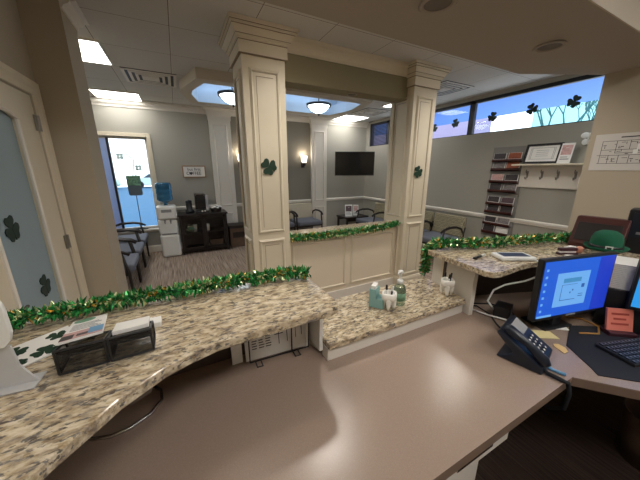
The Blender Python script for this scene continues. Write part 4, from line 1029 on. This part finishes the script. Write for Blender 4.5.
# small things in the recess under the angled counter
hb = thing('network_box', (1.60, .76, .741), 'small black junction box with cables in the recess behind the phone', 'box', R(20))
MB().box(-.05, .05, -.04, .04, 0, .075).build('housing', 'black', hb, bevel=.004); MB().box(-.03, .03, -.043, -.041, .03, .036).build('slot', 'grey', hb)
for i, (p, mt_, lb) in enumerate((([(1.50, .98, .746), (1.58, .90, .746), (1.55, .80, .746), (1.48, .72, .746), (1.44, .66, .746)], 'black', 'black cable on the desk running out of the counter recess'), ([(1.56, .95, .746), (1.68, .88, .746), (1.72, .78, .746), (1.66, .72, .746), (1.66, .86, .746)], 'soft', 'dark cable coiled under the angled counter'), ([(1.78, .47, .747), (1.86, .42, .747), (1.95, .45, .747), (1.97, .53, .747), (1.90, .60, .747)], 'copper', 'yellowish cable curling below the blue monitor'), ([(1.50, .90, .752), (1.52, .80, .753), (1.56, .72, .752), (1.60, .69, .747)], 'white', 'thin white cable beside the black junction box'))):
    tag(MB().tube(p, .0045).build('cable', mt_, None, True), lb, 'cable')
# waste bin under the desk wing
wbn = thing('waste_bin', (2.14, .17, 0), 'brown waste bin in the dark space below the desk wing', 'bin')
MB().lathe([(0, 0), (.11, 0), (.14, .30), (.134, .30), (.105, .01), (0, .01)], n=24).build('bin', 'box', wbn, True)

# ------------------------------------------------------------------ window decorations (left)
pdn = thing('shamrock_pot_banner', (-.715, 5.985, 1.29), 'dark pot shaped decoration with green clover hanging in the big window', 'decoration')
b = MB().prism([(-.085, -.18), (.085, -.18), (.105, -.16), (.11, .0), (-.11, .0), (-.105, -.16)], -.012, .012, RX90); b.build('pot', 'pot', pdn)
b = MB().prism([(-.11, .0), (.11, .0), (.108, .175), (-.108, .175)], -.008, .008, RX90)
for k in range(90): b.sphere((random.uniform(-.095, .095), random.uniform(-.010, .010), random.uniform(.0, .165)), random.uniform(.010, .020), 6)
b.build('clover', 'clover', pdn, True)
b = MB()
for k in range(24): b.sphere((.0, 0, -.19 - k * .022), (.009, .006, .013), 6)
b.build('chain', 'ink', pdn)
MB().tube([(0, 0, .17), (.05, .02, .45), (-.12, .03, .62), (-.22, .03, .74)], .006).build('cord', 'ink', pdn)
MB().tube([(0, 0, -.71), (0, .0, -.80)], .008).box(-.10, .10, -.02, .02, -.815, -.80).build('weight', 'ink', pdn)
for (x, z, lb) in ((-.87, 1.80, 'upper left'), (-.62, 1.60, 'just above the pot decoration')):
    t = thing('clover_decal', (x, 6.072, z), 'grey green clover sticker on the big window, ' + lb, 'sticker', group='clover stickers on the big window')
    b = MB()
    for a in range(4):
        cx, cz = .035 * math.cos(R(45 + 90 * a)), .035 * math.sin(R(45 + 90 * a)); b.lathe([(0, 0), (.026, 0), (.026, .002), (0, .002)], (cx, cz, 0), 12, RX90)
    b.build('decal', 'decal', t)
es = thing('wire_easel', (-.86, 5.95, .472), 'low black wire stand on the sill of the big window', 'stand')
MB().tube([(-.16, 0, .03), (.16, 0, .03)], .006).tube([(-.16, 0, 0), (-.16, 0, .03)], .006).tube([(.16, 0, 0), (.16, 0, .03)], .006).tube([(.02, 0, .03), (.14, .0, .01)], .005).build('frame', 'black', es)

# ------------------------------------------------------------------ outdoors
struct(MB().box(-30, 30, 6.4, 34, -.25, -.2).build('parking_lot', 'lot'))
def car(x, y, body, label):
    t = thing('car', (x, y, -.2), label, 'car', group='cars parked outside')
    b = MB(); b.prism([(-2.1, .25), (-2.15, .65), (-1.9, .85), (-1.1, .95), (-.5, 1.38), (.8, 1.40), (1.5, .98), (2.05, .88), (2.15, .5), (2.1, .25)], -.85, .85, RX90); b.build('body', body, t, bevel=.06)
    b = MB(); b.prism([(-.95, .97), (-.45, 1.30), (.1, 1.32), (.1, .97)], .851, .86, RX90); b.prism([(.18, .97), (.18, 1.32), (.75, 1.32), (1.3, .99)], .851, .86, RX90); b.build('window', 'cglass', t)
    for wx in (-1.3, 1.3): MB().cyl((wx, -.9, .32), (wx, -.65, .32), .32, n=20).build('wheel', 'soft', t)
car(-6.9, 30.4, 'carg', 'pale green car parked beyond the big window, left'); car(-2.0, 32.3, 'carw', 'white car parked beyond the big window, right')
fb = thing('far_building', (0, 60, -.2), 'pale low building far beyond the parking lot', 'building')
MB().box(-40, 10, 0, 6, 0, 4).build('wall', 'white', fb); MB().box(-40.5, 10.5, -.5, 6.5, 4, 4.4).build('roof', 'white', fb)
ev = MB().box(4.6, 6.45, -2, 12, 2.71, 2.80).build('trim_eave', 'eave'); struct(ev)
pb = thing('neighbour_building', (18, 16.2, -.2), 'pinkish building seen through the high window', 'building')
MB().box(0, 8, 0, 16, 0, 6.2).build('wall', 'pinkb', pb)
for k in range(6):
    MB().box(-.05, .02, 1.6 + k * 2.2, 2.8 + k * 2.2, 3.3, 3.95).build('window', 'farwin', pb)
t2 = thing('teal_building', (24, 5.3, -.2), 'pale turquoise building behind the bare tree', 'building')
MB().box(0, 6, 0, 6.6, 0, 8).build('wall', 'tealb', t2); MB().box(-.2, 6.2, -.2, 6.8, 8, 8.3).build('roof', 'tealb', t2)
def tree(x, y, seed, label):
    rnd = random.Random(seed); t = thing('bare_tree', (x, y, -.2), label, 'tree', group='bare trees outside the high window'); b = MB()
    def grow(p, d, L_, r, dep):
        q = p + d * L_; b.tube([p, q], [r, r * .65], 5)
        if dep == 0: return
        for k in range(3):
            nd = (d + Vector((rnd.uniform(-.7, .7), rnd.uniform(-.7, .7), rnd.uniform(-.1, .5)))).normalized(); grow(q, nd, L_ * .72, r * .6, dep - 1)
    grow(Vector((0, 0, 0)), Vector((0, 0, 1)), 1.7, .09, 5); b.build('branches', 'bark', t)
tree(12, 5.2, 3, 'bare branching tree outside the high window, farther from the beige wall'); tree(16.5, 6.0, 9, 'bare branching tree outside the high window, nearer the beige wall')

# ------------------------------------------------------------------ world and camera
W = bpy.data.worlds.new('World'); S.world = W; W.use_nodes = True
bg = W.node_tree.nodes['Background']; bg.inputs[0].default_value = (.80, .90, 1.0, 1); bg.inputs[1].default_value = 3.0
def portal(loc, rot, sx, sy):
    l = bpy.data.lights.new('window_portal', 'AREA'); l.shape = 'RECTANGLE'; l.size = sx; l.size_y = sy; l.cycles.is_portal = True
    o = bpy.data.objects.new('window_portal', l); COL.objects.link(o); o.location = loc; o.rotation_euler = rot
portal(((wx0 + wx1) / 2, 6.16, (wz0 + wz1) / 2), (R(-90), 0, 0), wx1 - wx0, wz1 - wz0)
portal((4.61, (ry0 + ry1) / 2, (rz0 + rz1) / 2), (0, R(90), 0), rz1 - rz0, ry1 - ry0)

cam = bpy.data.cameras.new('Camera'); co = bpy.data.objects.new('Camera', cam); COL.objects.link(co)
F = 267.85; cam.sensor_fit = 'HORIZONTAL'; cam.sensor_width = 36; cam.lens = F * 36 / 640; cam.clip_start = .02; cam.clip_end = 200
co.location = (0, 0, 1.58)
yaw, pitch = 0.47782, 0.25909
co.rotation_euler = (PI / 2 - pitch, 0, -yaw)
S.camera = co
S.view_settings.view_transform = 'Standard'; S.view_settings.look = 'None'; S.view_settings.exposure = 0; S.view_settings.gamma = 1
S.view_settings.use_curve_mapping = False
S.cycles.max_bounces = 8; S.cycles.diffuse_bounces = 5; S.cycles.transparent_max_bounces = 16; S.cycles.sample_clamp_indirect = 6
S.cycles.use_denoising = True
